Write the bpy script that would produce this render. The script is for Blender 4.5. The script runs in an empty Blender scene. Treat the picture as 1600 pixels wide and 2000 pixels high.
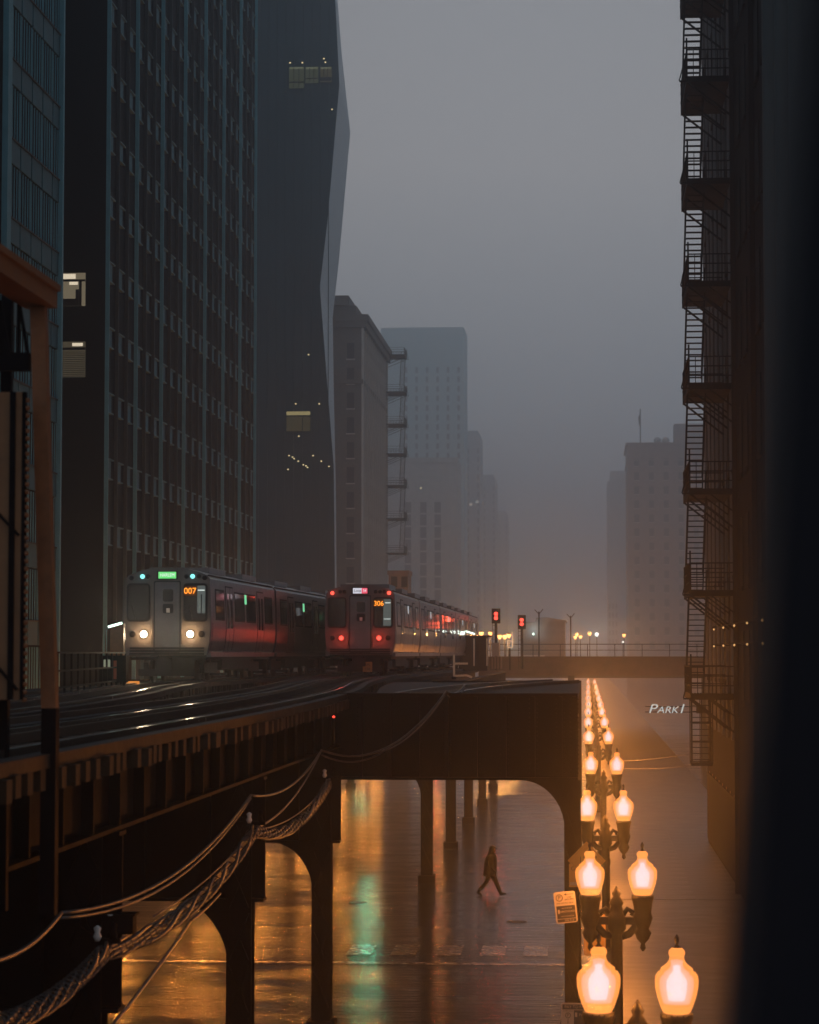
import bpy, bmesh, math, random
from mathutils import Vector, Matrix, Euler
random.seed(7)
C = bpy.context.scene.collection
SC = bpy.context.scene
PI = math.pi
# ------------------------------------------------------------------ camera
F, HY, VX, CAMZ = 4700.0, 1277.0, 1147.0, 8.6
PITCH = math.atan((HY - 1000) / F)
YAW = math.atan((VX - 800) / F * math.cos(PITCH))
cd = bpy.data.cameras.new('camera'); cam = bpy.data.objects.new('camera', cd); C.objects.link(cam)
cam.location = (0, 0, CAMZ); cam.rotation_euler = (PI/2 + PITCH, 0, YAW)
cd.sensor_fit = 'VERTICAL'; cd.sensor_height = 36; cd.sensor_width = 28.8; cd.lens = F / 2000 * 36
cd.clip_start = .1; cd.clip_end = 6000
cd.dof.use_dof = True; cd.dof.focus_distance = 75; cd.dof.aperture_fstop = 2.8
SC.camera = cam
ROT = Euler((PI/2 + PITCH, 0, YAW)).to_matrix()
def wp(px, py, Y):                       # point of the place at street depth Y that the photo shows at (px, py)
    d = ROT @ Vector(((px - 800) / F, (1000 - py) / F, -1)); k = Y / d.y
    return Vector((d.x * k, Y, CAMZ + d.z * k))
# ------------------------------------------------------------------ sky, sun, exposure
W = bpy.data.worlds.new('World'); SC.world = W; W.use_nodes = True
nt = W.node_tree; nt.nodes.clear()
def N(nt, t, **kw):
    n = nt.nodes.new(t)
    for k, v in kw.items(): setattr(n, k, v)
    return n
SKY_STRENGTH = 1.0
sky = N(nt, 'ShaderNodeTexSky', sky_type='NISHITA', sun_disc=False, sun_elevation=math.radians(4), sun_rotation=math.radians(200))
hsv = N(nt, 'ShaderNodeHueSaturation'); hsv.inputs['Saturation'].default_value = .3; hsv.inputs['Value'].default_value = .03
nt.links.new(sky.outputs[0], hsv.inputs['Color'])
tc = N(nt, 'ShaderNodeTexCoord'); sep = N(nt, 'ShaderNodeSeparateXYZ'); nt.links.new(tc.outputs['Generated'], sep.inputs[0])
ramp = N(nt, 'ShaderNodeValToRGB')     # overcast dusk: dim blue-grey at the horizon, paler and warmer grey overhead
ramp.color_ramp.elements[0].position = 0.0; ramp.color_ramp.elements[0].color = (.085, .10, .115, 1)
ramp.color_ramp.elements[1].position = 1.0; ramp.color_ramp.elements[1].color = (.22, .32, .42, 1)
e = ramp.color_ramp.elements.new(.10); e.color = (.34, .345, .365, 1)
e = ramp.color_ramp.elements.new(.20); e.color = (.435, .415, .415, 1)
e = ramp.color_ramp.elements.new(.32); e.color = (.32, .325, .345, 1)
nt.links.new(sep.outputs['Z'], ramp.inputs[0])
mx = N(nt, 'ShaderNodeMix', data_type='RGBA'); mx.inputs[0].default_value = .12
nt.links.new(ramp.outputs[0], mx.inputs[6]); nt.links.new(hsv.outputs[0], mx.inputs[7])
bg = N(nt, 'ShaderNodeBackground'); bg.inputs[1].default_value = SKY_STRENGTH
nt.links.new(mx.outputs[2], bg.inputs[0])
nt.links.new(bg.outputs[0], N(nt, 'ShaderNodeOutputWorld').inputs[0])
sd = bpy.data.lights.new('sun', 'SUN'); sd.energy = .02; sd.angle = math.radians(40); sd.color = (1, .95, .9)
sun = bpy.data.objects.new('sun', sd); C.objects.link(sun); sun.rotation_euler = (math.radians(50), 0, math.radians(20)); sun.location = (0, 0, 120)
SC.view_settings.view_transform = 'Standard'; SC.view_settings.look = 'None'; SC.view_settings.gamma = 1
SC.view_settings.use_curve_mapping = False; SC.view_settings.exposure = 0
SC.render.engine = 'CYCLES'
cy = SC.cycles
cy.use_denoising = True; cy.max_bounces = 6; cy.diffuse_bounces = 2; cy.glossy_bounces = 3; cy.volume_bounces = 1
cy.transparent_max_bounces = 24; cy.transmission_bounces = 2; cy.sample_clamp_indirect = 4; cy.use_light_tree = True
cy.caustics_reflective = False; cy.caustics_refractive = False; cy.blur_glossy = .03
FOG = .0014
# ------------------------------------------------------------------ materials
def mat(name, col, rough=.6, metal=0., spec=.5, var=0., vs=3., bump=0., bs=8., emit=None, es=0., stretch=(1, 1, 1)):
    m = bpy.data.materials.new(name); m.use_nodes = True; t = m.node_tree; b = t.nodes['Principled BSDF']
    b.inputs['Base Color'].default_value = (*col, 1); b.inputs['Roughness'].default_value = rough
    b.inputs['Metallic'].default_value = metal; b.inputs['Specular IOR Level'].default_value = spec
    if emit: b.inputs['Emission Color'].default_value = (*emit, 1); b.inputs['Emission Strength'].default_value = es
    if var or bump:
        c = N(t, 'ShaderNodeTexCoord'); mp = N(t, 'ShaderNodeMapping'); mp.inputs['Scale'].default_value = stretch
        t.links.new(c.outputs['Object'], mp.inputs[0])
    if var:
        n = N(t, 'ShaderNodeTexNoise'); n.inputs['Scale'].default_value = vs; n.inputs['Detail'].default_value = 6; n.inputs['Roughness'].default_value = .65
        t.links.new(mp.outputs[0], n.inputs['Vector'])
        r = N(t, 'ShaderNodeMapRange'); r.inputs[3].default_value = 1 - var; r.inputs[4].default_value = 1 + var
        r.inputs[1].default_value = .25; r.inputs[2].default_value = .75
        t.links.new(n.outputs[0], r.inputs[0])
        mu = N(t, 'ShaderNodeVectorMath', operation='SCALE'); mu.inputs[0].default_value = col
        t.links.new(r.outputs[0], mu.inputs['Scale']); t.links.new(mu.outputs[0], b.inputs['Base Color'])
        rr = N(t, 'ShaderNodeMapRange'); rr.inputs[3].default_value = max(.03, rough - .15); rr.inputs[4].default_value = min(1, rough + .15)
        t.links.new(n.outputs[0], rr.inputs[0]); t.links.new(rr.outputs[0], b.inputs['Roughness'])
    if bump:
        n2 = N(t, 'ShaderNodeTexNoise'); n2.inputs['Scale'].default_value = bs; n2.inputs['Detail'].default_value = 4
        t.links.new(mp.outputs[0], n2.inputs['Vector'])
        bp = N(t, 'ShaderNodeBump'); bp.inputs['Strength'].default_value = bump; bp.inputs['Distance'].default_value = .03
        t.links.new(n2.outputs[0], bp.inputs['Height']); t.links.new(bp.outputs[0], b.inputs['Normal'])
    return m
def glow(name, col, strength, alpha=1., sample=False):
    m = bpy.data.materials.new(name); m.use_nodes = True; t = m.node_tree; t.nodes.clear()
    e = N(t, 'ShaderNodeEmission'); e.inputs[0].default_value = (*col, 1); e.inputs[1].default_value = strength
    o = N(t, 'ShaderNodeOutputMaterial')
    if alpha < 1:
        tr = N(t, 'ShaderNodeBsdfTransparent'); mi = N(t, 'ShaderNodeMixShader'); mi.inputs[0].default_value = alpha
        t.links.new(tr.outputs[0], mi.inputs[1]); t.links.new(e.outputs[0], mi.inputs[2]); t.links.new(mi.outputs[0], o.inputs[0])
    else: t.links.new(e.outputs[0], o.inputs[0])
    m.cycles.emission_sampling = 'FRONT' if sample else 'NONE'
    return m
STEEL = mat('painted_steel', (.002, .0024, .005), .65, 0, .04, .5, 2.5, .15, 14)
STEELW = mat('wet_painted_steel', (.004, .0035, .0045), .55, 0, .05, .5, 3, .2, 10)
RAIL = mat('polished_rail', (.45, .44, .44), .22, 1., .5, .2, 5)
RUST = mat('rusty_rail_side', (.05, .03, .02), .7, 0, .3, .4, 5)
TIE = mat('wet_timber', (.014, .012, .012), .6, 0, .15, .5, 4, .3, 12, stretch=(.3, 1, 1))
TIEL = mat('weathered_timber', (.035, .022, .014), .65, 0, .1, .5, 4, .3, 12)
STAINLESS = mat('stainless_steel', (.13, .13, .14), .33, .75, .5, .18, 3, .03, 20)
STAINF = mat('front_fibreglass', (.12, .112, .11), .45, .1, .4, .15, 3)
DARKG = mat('dark_glass', (.006, .007, .009), .08, 0, .5)
RUBBER = mat('black_rubber', (.01, .01, .012), .7, 0, .3)
UNDER = mat('grimy_undercarriage', (.012, .011, .013), .65, 0, .3, .4, 6)
CABLE = mat('black_cable', (.055, .05, .048), .35, 0, .6)
IRON = mat('cast_iron', (.009, .007, .006), .45, 0, .2, .4, 8, .2, 30)
WHITEP = mat('white_paint_steel', (.55, .56, .55), .5)
STRIPE = mat('worn_road_paint', (.20, .19, .185), .25, 0, .5, .45, 3)
TOWER = mat('dark_tower_cladding', (.006, .008, .012), .7, 0, .02, .25, .5)
TOWERG = mat('tower_glass', (.003, .005, .008), .6, 0, .02)
PALE = mat('pale_steel_mullion', (.15, .40, .50), .6, 0, .1, .2, .6)
SPAND = mat('blue_grey_spandrel', (.055, .165, .21), .6, 0, .1, .25, .8)
TRIM = mat('dull_trim', (.12, .25, .30), .6, 0, .1)
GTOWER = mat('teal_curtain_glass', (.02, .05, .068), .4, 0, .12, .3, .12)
GTOWERL = mat('skylit_curtain_glass', (.24, .32, .38), .4, 0, .2, .12, .2)  # lit copy of the front glass; sky reflection is put into its colour
MULL = mat('slim_mullion', (.05, .07, .08), .6, 0, .1)
STONE = mat('sooty_limestone', (.10, .085, .078), .85, 0, .2, .3, .7)
STONEL = mat('grey_limestone', (.40, .38, .35), .85, 0, .2, .25, .5)
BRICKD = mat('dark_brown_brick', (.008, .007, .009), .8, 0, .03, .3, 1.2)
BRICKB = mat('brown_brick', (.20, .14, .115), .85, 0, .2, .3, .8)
WIN = mat('window_glass_dark', (.008, .009, .011), .25, 0, .3)
RIB = mat('pale_facade_rib', (.14, .15, .165), .5, 0, .3)
CONC = mat('platform_concrete', (.05, .048, .045), .7, 0, .3, .3, 3)
RUSTP = mat('rust_primer_steel', (.19, .075, .028), .5, 0, .35, .35, 4, .12, 20)
PANELB = mat('ochre_steel_panel', (.17, .085, .038), .55, 0, .35, .4, 1.6)
BLKOUT = mat('blue_black_paint', (.004, .006, .012), .6, 0, .2)
SIGNW = mat('sign_white', (.30, .27, .24), .5)
SIGNK = mat('sign_black', (.02, .018, .018), .5)
SIGNY = mat('sign_yellow', (.32, .19, .04), .5)
SKIN = mat('skin', (.30, .17, .12), .5)
COAT = mat('dark_coat', (.004, .0035, .005), .8, 0, .05, .3, 12)
TROUS = mat('dark_trousers', (.010, .009, .012), .7, 0, .3)
SHOE = mat('black_shoe', (.008, .008, .008), .4)
ORANGE = (1.0, .30, .045)
GLOBE = glow('globe_glass', (1.0, .30, .06), 2.0, .36)
GLOBE2 = glow('globe_inner_glow', (.6, .32, .16), .6, .2)
BULB = glow('globe_bulb', (.3, 1.0, 1.45), 1.75, .6)
GLOBE3 = glow('globe_core_glow', (.45, .72, .85), .8, .34)
def street_mat():
    m = bpy.data.materials.new('wet_asphalt'); m.use_nodes = True; t = m.node_tree; b = t.nodes['Principled BSDF']
    c = N(t, 'ShaderNodeTexCoord')
    def noise(scale, st, det=5):
        mp = N(t, 'ShaderNodeMapping'); mp.inputs['Scale'].default_value = st; t.links.new(c.outputs['Object'], mp.inputs[0])
        n = N(t, 'ShaderNodeTexNoise'); n.inputs['Scale'].default_value = scale; n.inputs['Detail'].default_value = det
        n.inputs['Roughness'].default_value = .6
        t.links.new(mp.outputs[0], n.inputs['Vector']); return n
    pud = noise(.5, (.5, 1.0, 1), 6)
    r = N(t, 'ShaderNodeMapRange'); r.inputs[1].default_value = .42; r.inputs[2].default_value = .58; r.inputs[3].default_value = .03; r.inputs[4].default_value = .13
    t.links.new(pud.outputs[0], r.inputs[0]); t.links.new(r.outputs[0], b.inputs['Roughness'])
    fine = noise(6, (1, 1, 1), 4)
    r2 = N(t, 'ShaderNodeMapRange'); r2.inputs[3].default_value = .5; r2.inputs[4].default_value = 1.5
    t.links.new(fine.outputs[0], r2.inputs[0])
    mu = N(t, 'ShaderNodeVectorMath', operation='SCALE'); mu.inputs[0].default_value = (.028, .026, .028)
    t.links.new(r2.outputs[0], mu.inputs['Scale']); t.links.new(mu.outputs[0], b.inputs['Base Color'])
    st = noise(1.0, (.5, 2.8, 1), 6); st2 = noise(6, (.3, 1.5, 1), 4)
    ad = N(t, 'ShaderNodeMath', operation='MULTIPLY_ADD'); ad.inputs[1].default_value = .3
    t.links.new(st2.outputs[0], ad.inputs[0]); t.links.new(st.outputs[0], ad.inputs[2])
    bp = N(t, 'ShaderNodeBump'); bp.inputs['Strength'].default_value = .72; bp.inputs['Distance'].default_value = .06
    t.links.new(ad.outputs[0], bp.inputs['Height']); t.links.new(bp.outputs[0], b.inputs['Normal'])
    b.inputs['Specular IOR Level'].default_value = .6
    return m
ASPH = street_mat()
PAVE = mat('wet_pavement', (.05, .042, .038), .4, 0, .1, .35, 1.5, .25, 3, stretch=(.5, 1, 1))
KERB = mat('granite_kerb', (.10, .095, .09), .4, 0, .5, .3, 3)
# ------------------------------------------------------------------ mesh helpers
class MB:
    def __init__(s): s.v = []; s.f = []; s.sm = []
    def add(s, vs, fs, smooth=False):
        o = len(s.v); s.v += [tuple(v) for v in vs]
        for f in fs: s.f.append(tuple(i + o for i in f)); s.sm.append(smooth)
        return s
    def box(s, x0, x1, y0, y1, z0, z1):
        return s.add([(x0,y0,z0),(x1,y0,z0),(x1,y1,z0),(x0,y1,z0),(x0,y0,z1),(x1,y0,z1),(x1,y1,z1),(x0,y1,z1)],
              [(0,3,2,1),(4,5,6,7),(0,1,5,4),(1,2,6,5),(2,3,7,6),(3,0,4,7)])
    def bar(s, a, b, w, h=None):                     # square bar between two points
        a, b = Vector(a), Vector(b); d = (b - a).normalized(); h = h or w
        up = Vector((0, 0, 1)) if abs(d.z) < .95 else Vector((0, 1, 0))
        r = d.cross(up).normalized(); u = r.cross(d).normalized()
        vs = []
        for p in (a, b):
            for i, j in ((-1,-1),(1,-1),(1,1),(-1,1)): vs.append(p + r * (w/2*i) + u * (h/2*j))
        return s.add(vs, [(0,1,2,3),(7,6,5,4),(0,4,5,1),(1,5,6,2),(2,6,7,3),(3,7,4,0)])
    def tube(s, pts, r, n=6):
        pts = [Vector(p) for p in pts]; vs = []; fs = []
        rs = r if isinstance(r, (list, tuple)) else [r] * len(pts)
        for i, p in enumerate(pts):
            d = (pts[min(i+1, len(pts)-1)] - pts[max(i-1, 0)]).normalized()
            up = Vector((0, 0, 1)) if abs(d.z) < .95 else Vector((0, 1, 0))
            a = d.cross(up).normalized(); b = a.cross(d)
            for k in range(n): vs.append(p + (a * math.cos(2*PI*k/n) + b * math.sin(2*PI*k/n)) * rs[i])
        for i in range(len(pts)-1):
            for k in range(n): fs.append((i*n+k, i*n+(k+1)%n, (i+1)*n+(k+1)%n, (i+1)*n+k))
        fs.append(tuple(range(n-1, -1, -1))); fs.append(tuple((len(pts)-1)*n + k for k in range(n)))
        return s.add(vs, fs, True)
    def lathe(s, prof, n=16, c=(0,0,0)):             # (radius, z) pairs
        vs = []; fs = []
        for r, z in prof:
            for k in range(n): vs.append((c[0] + r*math.cos(2*PI*k/n), c[1] + r*math.sin(2*PI*k/n), c[2] + z))
        for i in range(len(prof)-1):
            for k in range(n): fs.append((i*n+k, i*n+(k+1)%n, (i+1)*n+(k+1)%n, (i+1)*n+k))
        fs.append(tuple(range(n-1, -1, -1))); fs.append(tuple((len(prof)-1)*n + k for k in range(n)))
        return s.add(vs, fs, True)
    def prism(s, poly, axis, a, b):                  # 2-D polygon extruded along an axis
        def P(u, v, w): return {'x': (w, u, v), 'y': (u, w, v), 'z': (u, v, w)}[axis]
        n = len(poly); vs = [P(u, v, a) for u, v in poly] + [P(u, v, b) for u, v in poly]
        fs = [tuple(range(n)), tuple(range(2*n-1, n-1, -1))] + [(i, n+i, n+(i+1)%n, (i+1)%n) for i in range(n)]
        return s.add(vs, fs)
    def build(s, name, m, parent=None, loc=None):
        me = bpy.data.meshes.new(name); me.from_pydata(s.v, [], s.f)
        me.polygons.foreach_set('use_smooth', s.sm); me.materials.append(m)
        bm = bmesh.new(); bm.from_mesh(me); bmesh.ops.recalc_face_normals(bm, faces=bm.faces); bm.to_mesh(me); bm.free()
        o = bpy.data.objects.new(name, me); C.objects.link(o)
        if parent: o.parent = parent
        if loc: o.location = loc
        return o
def box(name, m, parent, *b): return MB().box(*b).build(name, m, parent)
def inst(o, parent, loc=None, rot=None):
    c = o.copy(); C.objects.link(c); c.parent = parent
    if loc is not None: c.location = loc
    if rot is not None: c.rotation_euler = rot
    return c
def tag(o, label, cat, group=None):
    o['label'] = label; o['category'] = cat
    if group: o['group'] = group
    return o
def thing(name, label, cat, loc=(0,0,0), rotz=0, group=None):
    o = bpy.data.objects.new(name, None); C.objects.link(o); o.location = loc; o.rotation_euler = (0,0,rotz); o.empty_display_size = .3
    return tag(o, label, cat, group)
def struct(o, parent=None): o['kind'] = 'structure'; return o
def stuff(o): o['kind'] = 'stuff'; return o
def copy_tree(o, parent=None):
    c = o.copy(); C.objects.link(c)
    if parent: c.parent = parent
    for ch in o.children: copy_tree(ch, c)
    return c
def point(parent, loc, power, col, r=.12, name='lamp_light'):
    d = bpy.data.lights.new(name, 'POINT'); d.energy = power; d.color = col; d.shadow_soft_size = r
    o = bpy.data.objects.new(name, d); C.objects.link(o); o.location = loc
    if parent: o.parent = parent
    return o
def beam(parent, loc, power):
    d = bpy.data.lights.new('headlight_beam', 'SPOT'); d.energy = power; d.color = (1, .78, .52); d.shadow_soft_size = .1; d.spot_size = math.radians(70); d.spot_blend = 1
    o = bpy.data.objects.new('headlight_beam', d); C.objects.link(o); o.location = loc; o.rotation_euler = (math.radians(80), 0, PI); o.parent = parent
    return o
def text(name, s, size, m, parent, loc, rot=(PI/2, 0, 0), ext=.004, align='CENTER', shear=0, sx=1):
    cu = bpy.data.curves.new(name, 'FONT'); cu.body = s; cu.size = size; cu.extrude = ext; cu.align_x = align; cu.align_y = 'CENTER'
    cu.shear = shear; cu.materials.append(m)
    o = bpy.data.objects.new(name, cu); C.objects.link(o); o.parent = parent; o.location = loc; o.rotation_euler = rot; o.scale = (sx, 1, 1)
    return o
def interp(tab, y):
    if y <= tab[0][0]: return tab[0][1]
    for i in range(len(tab)-1):
        y0, x0 = tab[i]; y1, x1 = tab[i+1]
        if y <= y1:
            m0 = (x1 - tab[i-1][1]) / (y1 - tab[i-1][0]) if i > 0 else 0
            m1 = (tab[i+2][1] - x0) / (tab[i+2][0] - y0) if i+2 < len(tab) else 0
            h = y1 - y0; t = (y - y0) / h
            return (2*t**3-3*t*t+1)*x0 + (t**3-2*t*t+t)*h*m0 + (-2*t**3+3*t*t)*x1 + (t**3-t*t)*h*m1
    return tab[-1][1]
# ------------------------------------------------------------------ ground
st = struct(MB().add([(-900,-60,0),(900,-60,0),(900,2500,0),(-900,2500,0)], [(0,1,2,3)]).build('street', ASPH))
KX = .15                                                   # right kerb line
def slab(name, m, x0, x1, y0, y1, z=.14): return struct(MB().box(x0, x1, y0, y1, .002, z).build(name, m))
slab('sidewalk', PAVE, KX+.15, 7.4, -60, 900); slab('kerb', KERB, KX, KX+.148, -60, 900, .142)
slab('sidewalk', PAVE, -22, -16.45, -60, 62); slab('kerb', KERB, -16.448, -16.3, -60, 62, .142)
slab('sidewalk', PAVE, -22, -16.45, 84, 900); slab('kerb', KERB, -16.448, -16.3, 84, 900, .142)
# paving joints on the right pavement: recessed slabs as separate pieces near the lamps
pv = None
for j in range(18):
    y = 84 + j * 1.8
    for i in range(3):
        if pv is None:
            pv = MB().box(0, 1.66, 0, 1.76, 0, .012).build('paving_slab', PAVE, None); o = pv
        else: o = inst(pv, None)
        o.location = (KX+.2 + i*1.7, y, .142); o['kind'] = 'structure'
# crosswalk: continental bars; a thin stop line in front of it
bar_ = None
for px in (706, 792, 879, 964, 1047):
    c = wp(px, 1852, 70.4)
    if bar_ is None: bar_ = MB().box(-.35, .35, -1.15, 1.15, .004, .008).build('crosswalk_bar', STRIPE, st); o = bar_
    else: o = inst(bar_, st)
    o.location = (c.x, 70.4, 0)
MB().box(-16, KX-.1, 67.2, 67.6, .004, .008).build('stop_line', STRIPE, st)
hole = None
for (px, py, r) in ((1010, 1795, .34), (700, 1760, .34)):
    d = F * CAMZ / (py - HY); c = wp(px, py, d)
    o = MB().lathe([(r, .003), (r, .007), (r*.85, .009), (r*.8, .006), (0.01, .006)], 20).build('manhole_cover', IRON, st, (c.x, d, 0))
# ------------------------------------------------------------------ left building and dark tower
def xclip(d): return 8.6 + 1300 * d / F + 2
lb = thing('office_building', 'blue grey panelled office block at the far left, ribbed windows between pale bands', 'building', (-22, 76.1, 0))
box('wall', TOWER, lb, -30, -.12, 0, 22.8, 0, 75)
box('corner_pier', PALE, lb, -.12, .14, 22.55, 22.8, 0, 74)
box('corner_pier', PALE, lb, -.12, .10, 13.1, 13.75, 0, 74); box('corner_pier', PALE, lb, -.12, .10, .4, .9, 0, 74)
sp = gl = mu = None
z0 = 8.6 + (1277-112) * 92.5 / F
for k in range(-9, 7):
    z = z0 + k*3.09
    for i in range(9):
        y = 13.9 + (i - 4) * 1.86 if i >= 4 else 1.2 + i*2.9
        if z > xclip(100): continue
        if sp is None:
            sp = MB().box(-.115, -.02, .05, 1.72, -.95, -.02).build('spandrel_panel', SPAND, lb); gl = MB().box(-.118, -.07, .05, 1.72, .06, 2.06).build('window', TOWERG, lb)
            mu = MB()
            for q in (.05, .48, .9, 1.32, 1.70): mu.box(-.068, -.03, q-.03, q+.03, .06, 2.06)
            mu = mu.build('window_mullions', PALE, gl); tr = MB().box(-.11, .03, .02, 1.84, -.02, .04).build('sill', MULL, lb); o, g2, t2 = sp, gl, tr
        else:
            o = inst(sp, lb); g2 = inst(gl, lb); inst(mu, g2); t2 = inst(tr, lb)
        for q in (o, g2, t2): q.location = (0, y, z)
t1 = thing('office_tower', 'tall dark office tower behind the left train, thin pale mullions and rows of small spandrels', 'building', (-22, 109, 0))
box('wall', TOWER, t1, -30, -.12, 0, 49.6, 0, 78)
box('corner_pier', TOWER, t1, -30, -.13, 49.602, 49.9, 0, 78)
mb = None
for k in range(8):
    o = box('mullion', PALE, t1, -.118, .07, 7.07*k-.08+(.08 if k == 0 else 0), 7.07*k+.08, 3, 77) if mb is None else inst(mb, t1, (0, 7.07*k, 0)); mb = mb or o
mb = None
for k in range(7):
    for j in (1, 2):
        y = 7.07*(k + j/3)
        o = box('slim_mullion', MULL, t1, -.118, .05, -.04, .04, 3, 77) if mb is None else inst(mb, t1); mb = mb or o; o.location = (0, y, 0)
sp = None; cnt = 0
for f in range(-7, 9):
    zt = 35.9 + 3.05*f
    for k in range(21):
        y = 7.07*k/3; d = 109 + y
        if zt - 1 > xclip(d) or zt < 9: continue
        cnt += 1
        if sp is None:
            sp = MB().box(-.118, .0, .14, 1.02, -.9, -.06).build('spandrel_panel', SPAND, t1)
            tr = MB().box(-.118, .07, .12, 1.45, -.058, .0).build('trim', TRIM, sp)
            tr2 = MB().box(-.118, .07, .12, 1.25, -.96, -.902).build('trim', TRIM, sp)
            wn = MB().box(-.119, -.09, .14, 2.2, .05, 2.04).build('window', TOWERG, t1); o, w2 = sp, wn
        else: o = inst(sp, t1); inst(tr, o); inst(tr2, o); w2 = inst(wn, t1)
        o.location = w2.location = (0, y, zt)
LITW = glow('warm_office_light', (.9, .74, .48), .16); LITB = glow('ceiling_strip_light', (1, .85, .62), .75); BLIND = glow('lit_blind', (.75, .62, .40), .07)
BLKM = mat('office_furniture', (.01, .01, .012), .7)
for (y0, y1, kind) in ((533, 597, 0), (667, 736, 1)):
    a = wp(112, y0, 108.9); b = wp(166, y1, 108.9)
    x0, x1 = a.x + 22, b.x + 22; z1, z0_ = a.z, b.z; h = z1 - z0_
    w = box('lit_window', BLIND if kind else LITW, t1, x0, x1, -.03, -.004, z0_, z1)
    if kind == 0:
        box('ceiling_light', LITB, w, x0+.2, x0+.85, -.045, -.032, z1-.18*h, z1-.03*h)
        box('mullion', BLKM, w, x0, x1, -.07, -.047, z1-.26*h, z1-.2*h)
        box('mullion', BLKM, w, x1-.29, x1-.17, -.071, -.033, z0_, z1-.26*h)
        box('desk', BLKM, w, x0, x1-.3, -.06, -.034, z0_, z0_+.22*h); box('desk', BLKM, w, x1-.45, x1-.3, -.06, -.034, z0_+.22*h, z0_+.5*h)
        box('ceiling_light', LITB, w, x1-.75, x1-.35, -.045, -.032, z1-.36*h, z1-.27*h)
    else:
        box('ceiling_light', LITB, w, x1-.62, x1-.12, -.045, -.032, z1-.13*h, z1-.04*h)
        box('mullion', BLKM, w, x0, x1, -.07, -.047, z1-.24*h, z1-.17*h)
        s_ = MB()
        for q in range(14): s_.box(x0, x1, -.045, -.033, z0_+.02*h+q*.052*h, z0_+.035*h+q*.052*h)
        s_.build('blind_slats', BLKM, w)
# ------------------------------------------------------------------ folded glass tower
g2 = thing('glass_tower', 'folded teal glass tower with a paler side strip, beyond the dark office tower', 'building', (0, 0, 0))
rows = (-500, 0, 165, 430, 560, 760, 910, 1320)
fr = (620, 655, 663, 640, 625, 640, 652, 656); bk = (632, 668, 684.5, 663, 650, 653, 656, 659)
mf = MB(); ms = MB()
fv = []; sv = []
for r, a, b in zip(rows, fr, bk):
    p0 = wp(440, r, 235); p1 = wp(a, r, 235); q = wp(b, r, 257); q.z = p1.z
    fv += [p0, p1]; sv += [p1, q]
n = len(rows)
mf.add(fv, [(2*i, 2*i+1, 2*i+3, 2*i+2) for i in range(n-1)])
bkv = [Vector((v.x*275/257 - .6, 275, v.z)) for v in sv[1::2]] + [Vector((v.x, 275, v.z)) for v in fv[0::2]]
ms.add(sv, [(2*i, 2*i+1, 2*i+3, 2*i+2) for i in range(n-1)])
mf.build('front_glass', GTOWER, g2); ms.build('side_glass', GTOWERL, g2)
mr = MB(); mr.add(sv[1::2] + bkv, [(i, i+n, i+n+1, i+1) for i in range(n-1)] + [(i+n, i+2*n, i+2*n+1, i+n+1) for i in range(n-1)])
mr.build('rear_glass', GTOWER, g2)
mb = None
for i in range(9):
    x = wp(505 + i*17, 900, 235).x
    o = box('slim_mullion', GTOWER, g2, -.04, .04, 234.9, 234.99, 2, 82) if mb is None else inst(mb, g2, None); mb = mb or o; o.location = (x, 0, 0)
LITG = glow('green_office_light', (.55, .62, .36), .06); LITY = glow('amber_office_light', (.8, .66, .30), .34); LITD = glow('downlight', (1, .82, .42), .9); LITF = glow('dim_office', (.55, .48, .26), .06)
LITG2 = glow('office_ceiling_light', (.75, .8, .5), .14)
def fpan(m, x0, y0, x1, y1, name='lit_window', dy=0):
    a = wp(x0, y0, 234.8); b = wp(x1, y1, 234.8)
    return MB().box(a.x, b.x, 234.72-dy, 234.85-dy, b.z, a.z).build(name, m, g2)
fpan(LITG, 565, 131, 594, 172); fpan(LITG, 597, 131, 622, 162); fpan(LITF, 626, 131, 648, 160)
fpan(LITY, 560, 804, 606, 810.5); fpan(LITF, 560, 814, 590, 842); fpan(LITF, 592, 814, 606, 842)
for (x0, x1, y0, y1) in ((565, 594, 131, 172), (597, 622, 131, 162), (626, 648, 131, 160)):
    fpan(LITG2, x0+1, y0+1.5, x1-1, y0+4, 'ceiling_light', .14)
    for k in (1, 2): fpan(BLKM, x0+(x1-x0)*k/3-.5, y0, x0+(x1-x0)*k/3+.5, y1, 'mullion', .14)
    fpan(BLKM, x0, y0+(y1-y0)*.72, x1, y0+(y1-y0)*(.76 if x0 < 600 else .95), 'desk', .14)
for (x, y) in ((565,890),(583,901),(612,890),(628,901),(643,911),(563,917),(593,908),(598,910),(601,913),(633,115),(636,122),(591,123),(567,123),(649,214),(603,693),(578,789),(624,789),(584,852),(572,893),(575,896)):
    fpan(LITD, x-1.3, y-1.0, x+1.3, y+1.0, 'downlight', .1)
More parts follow.
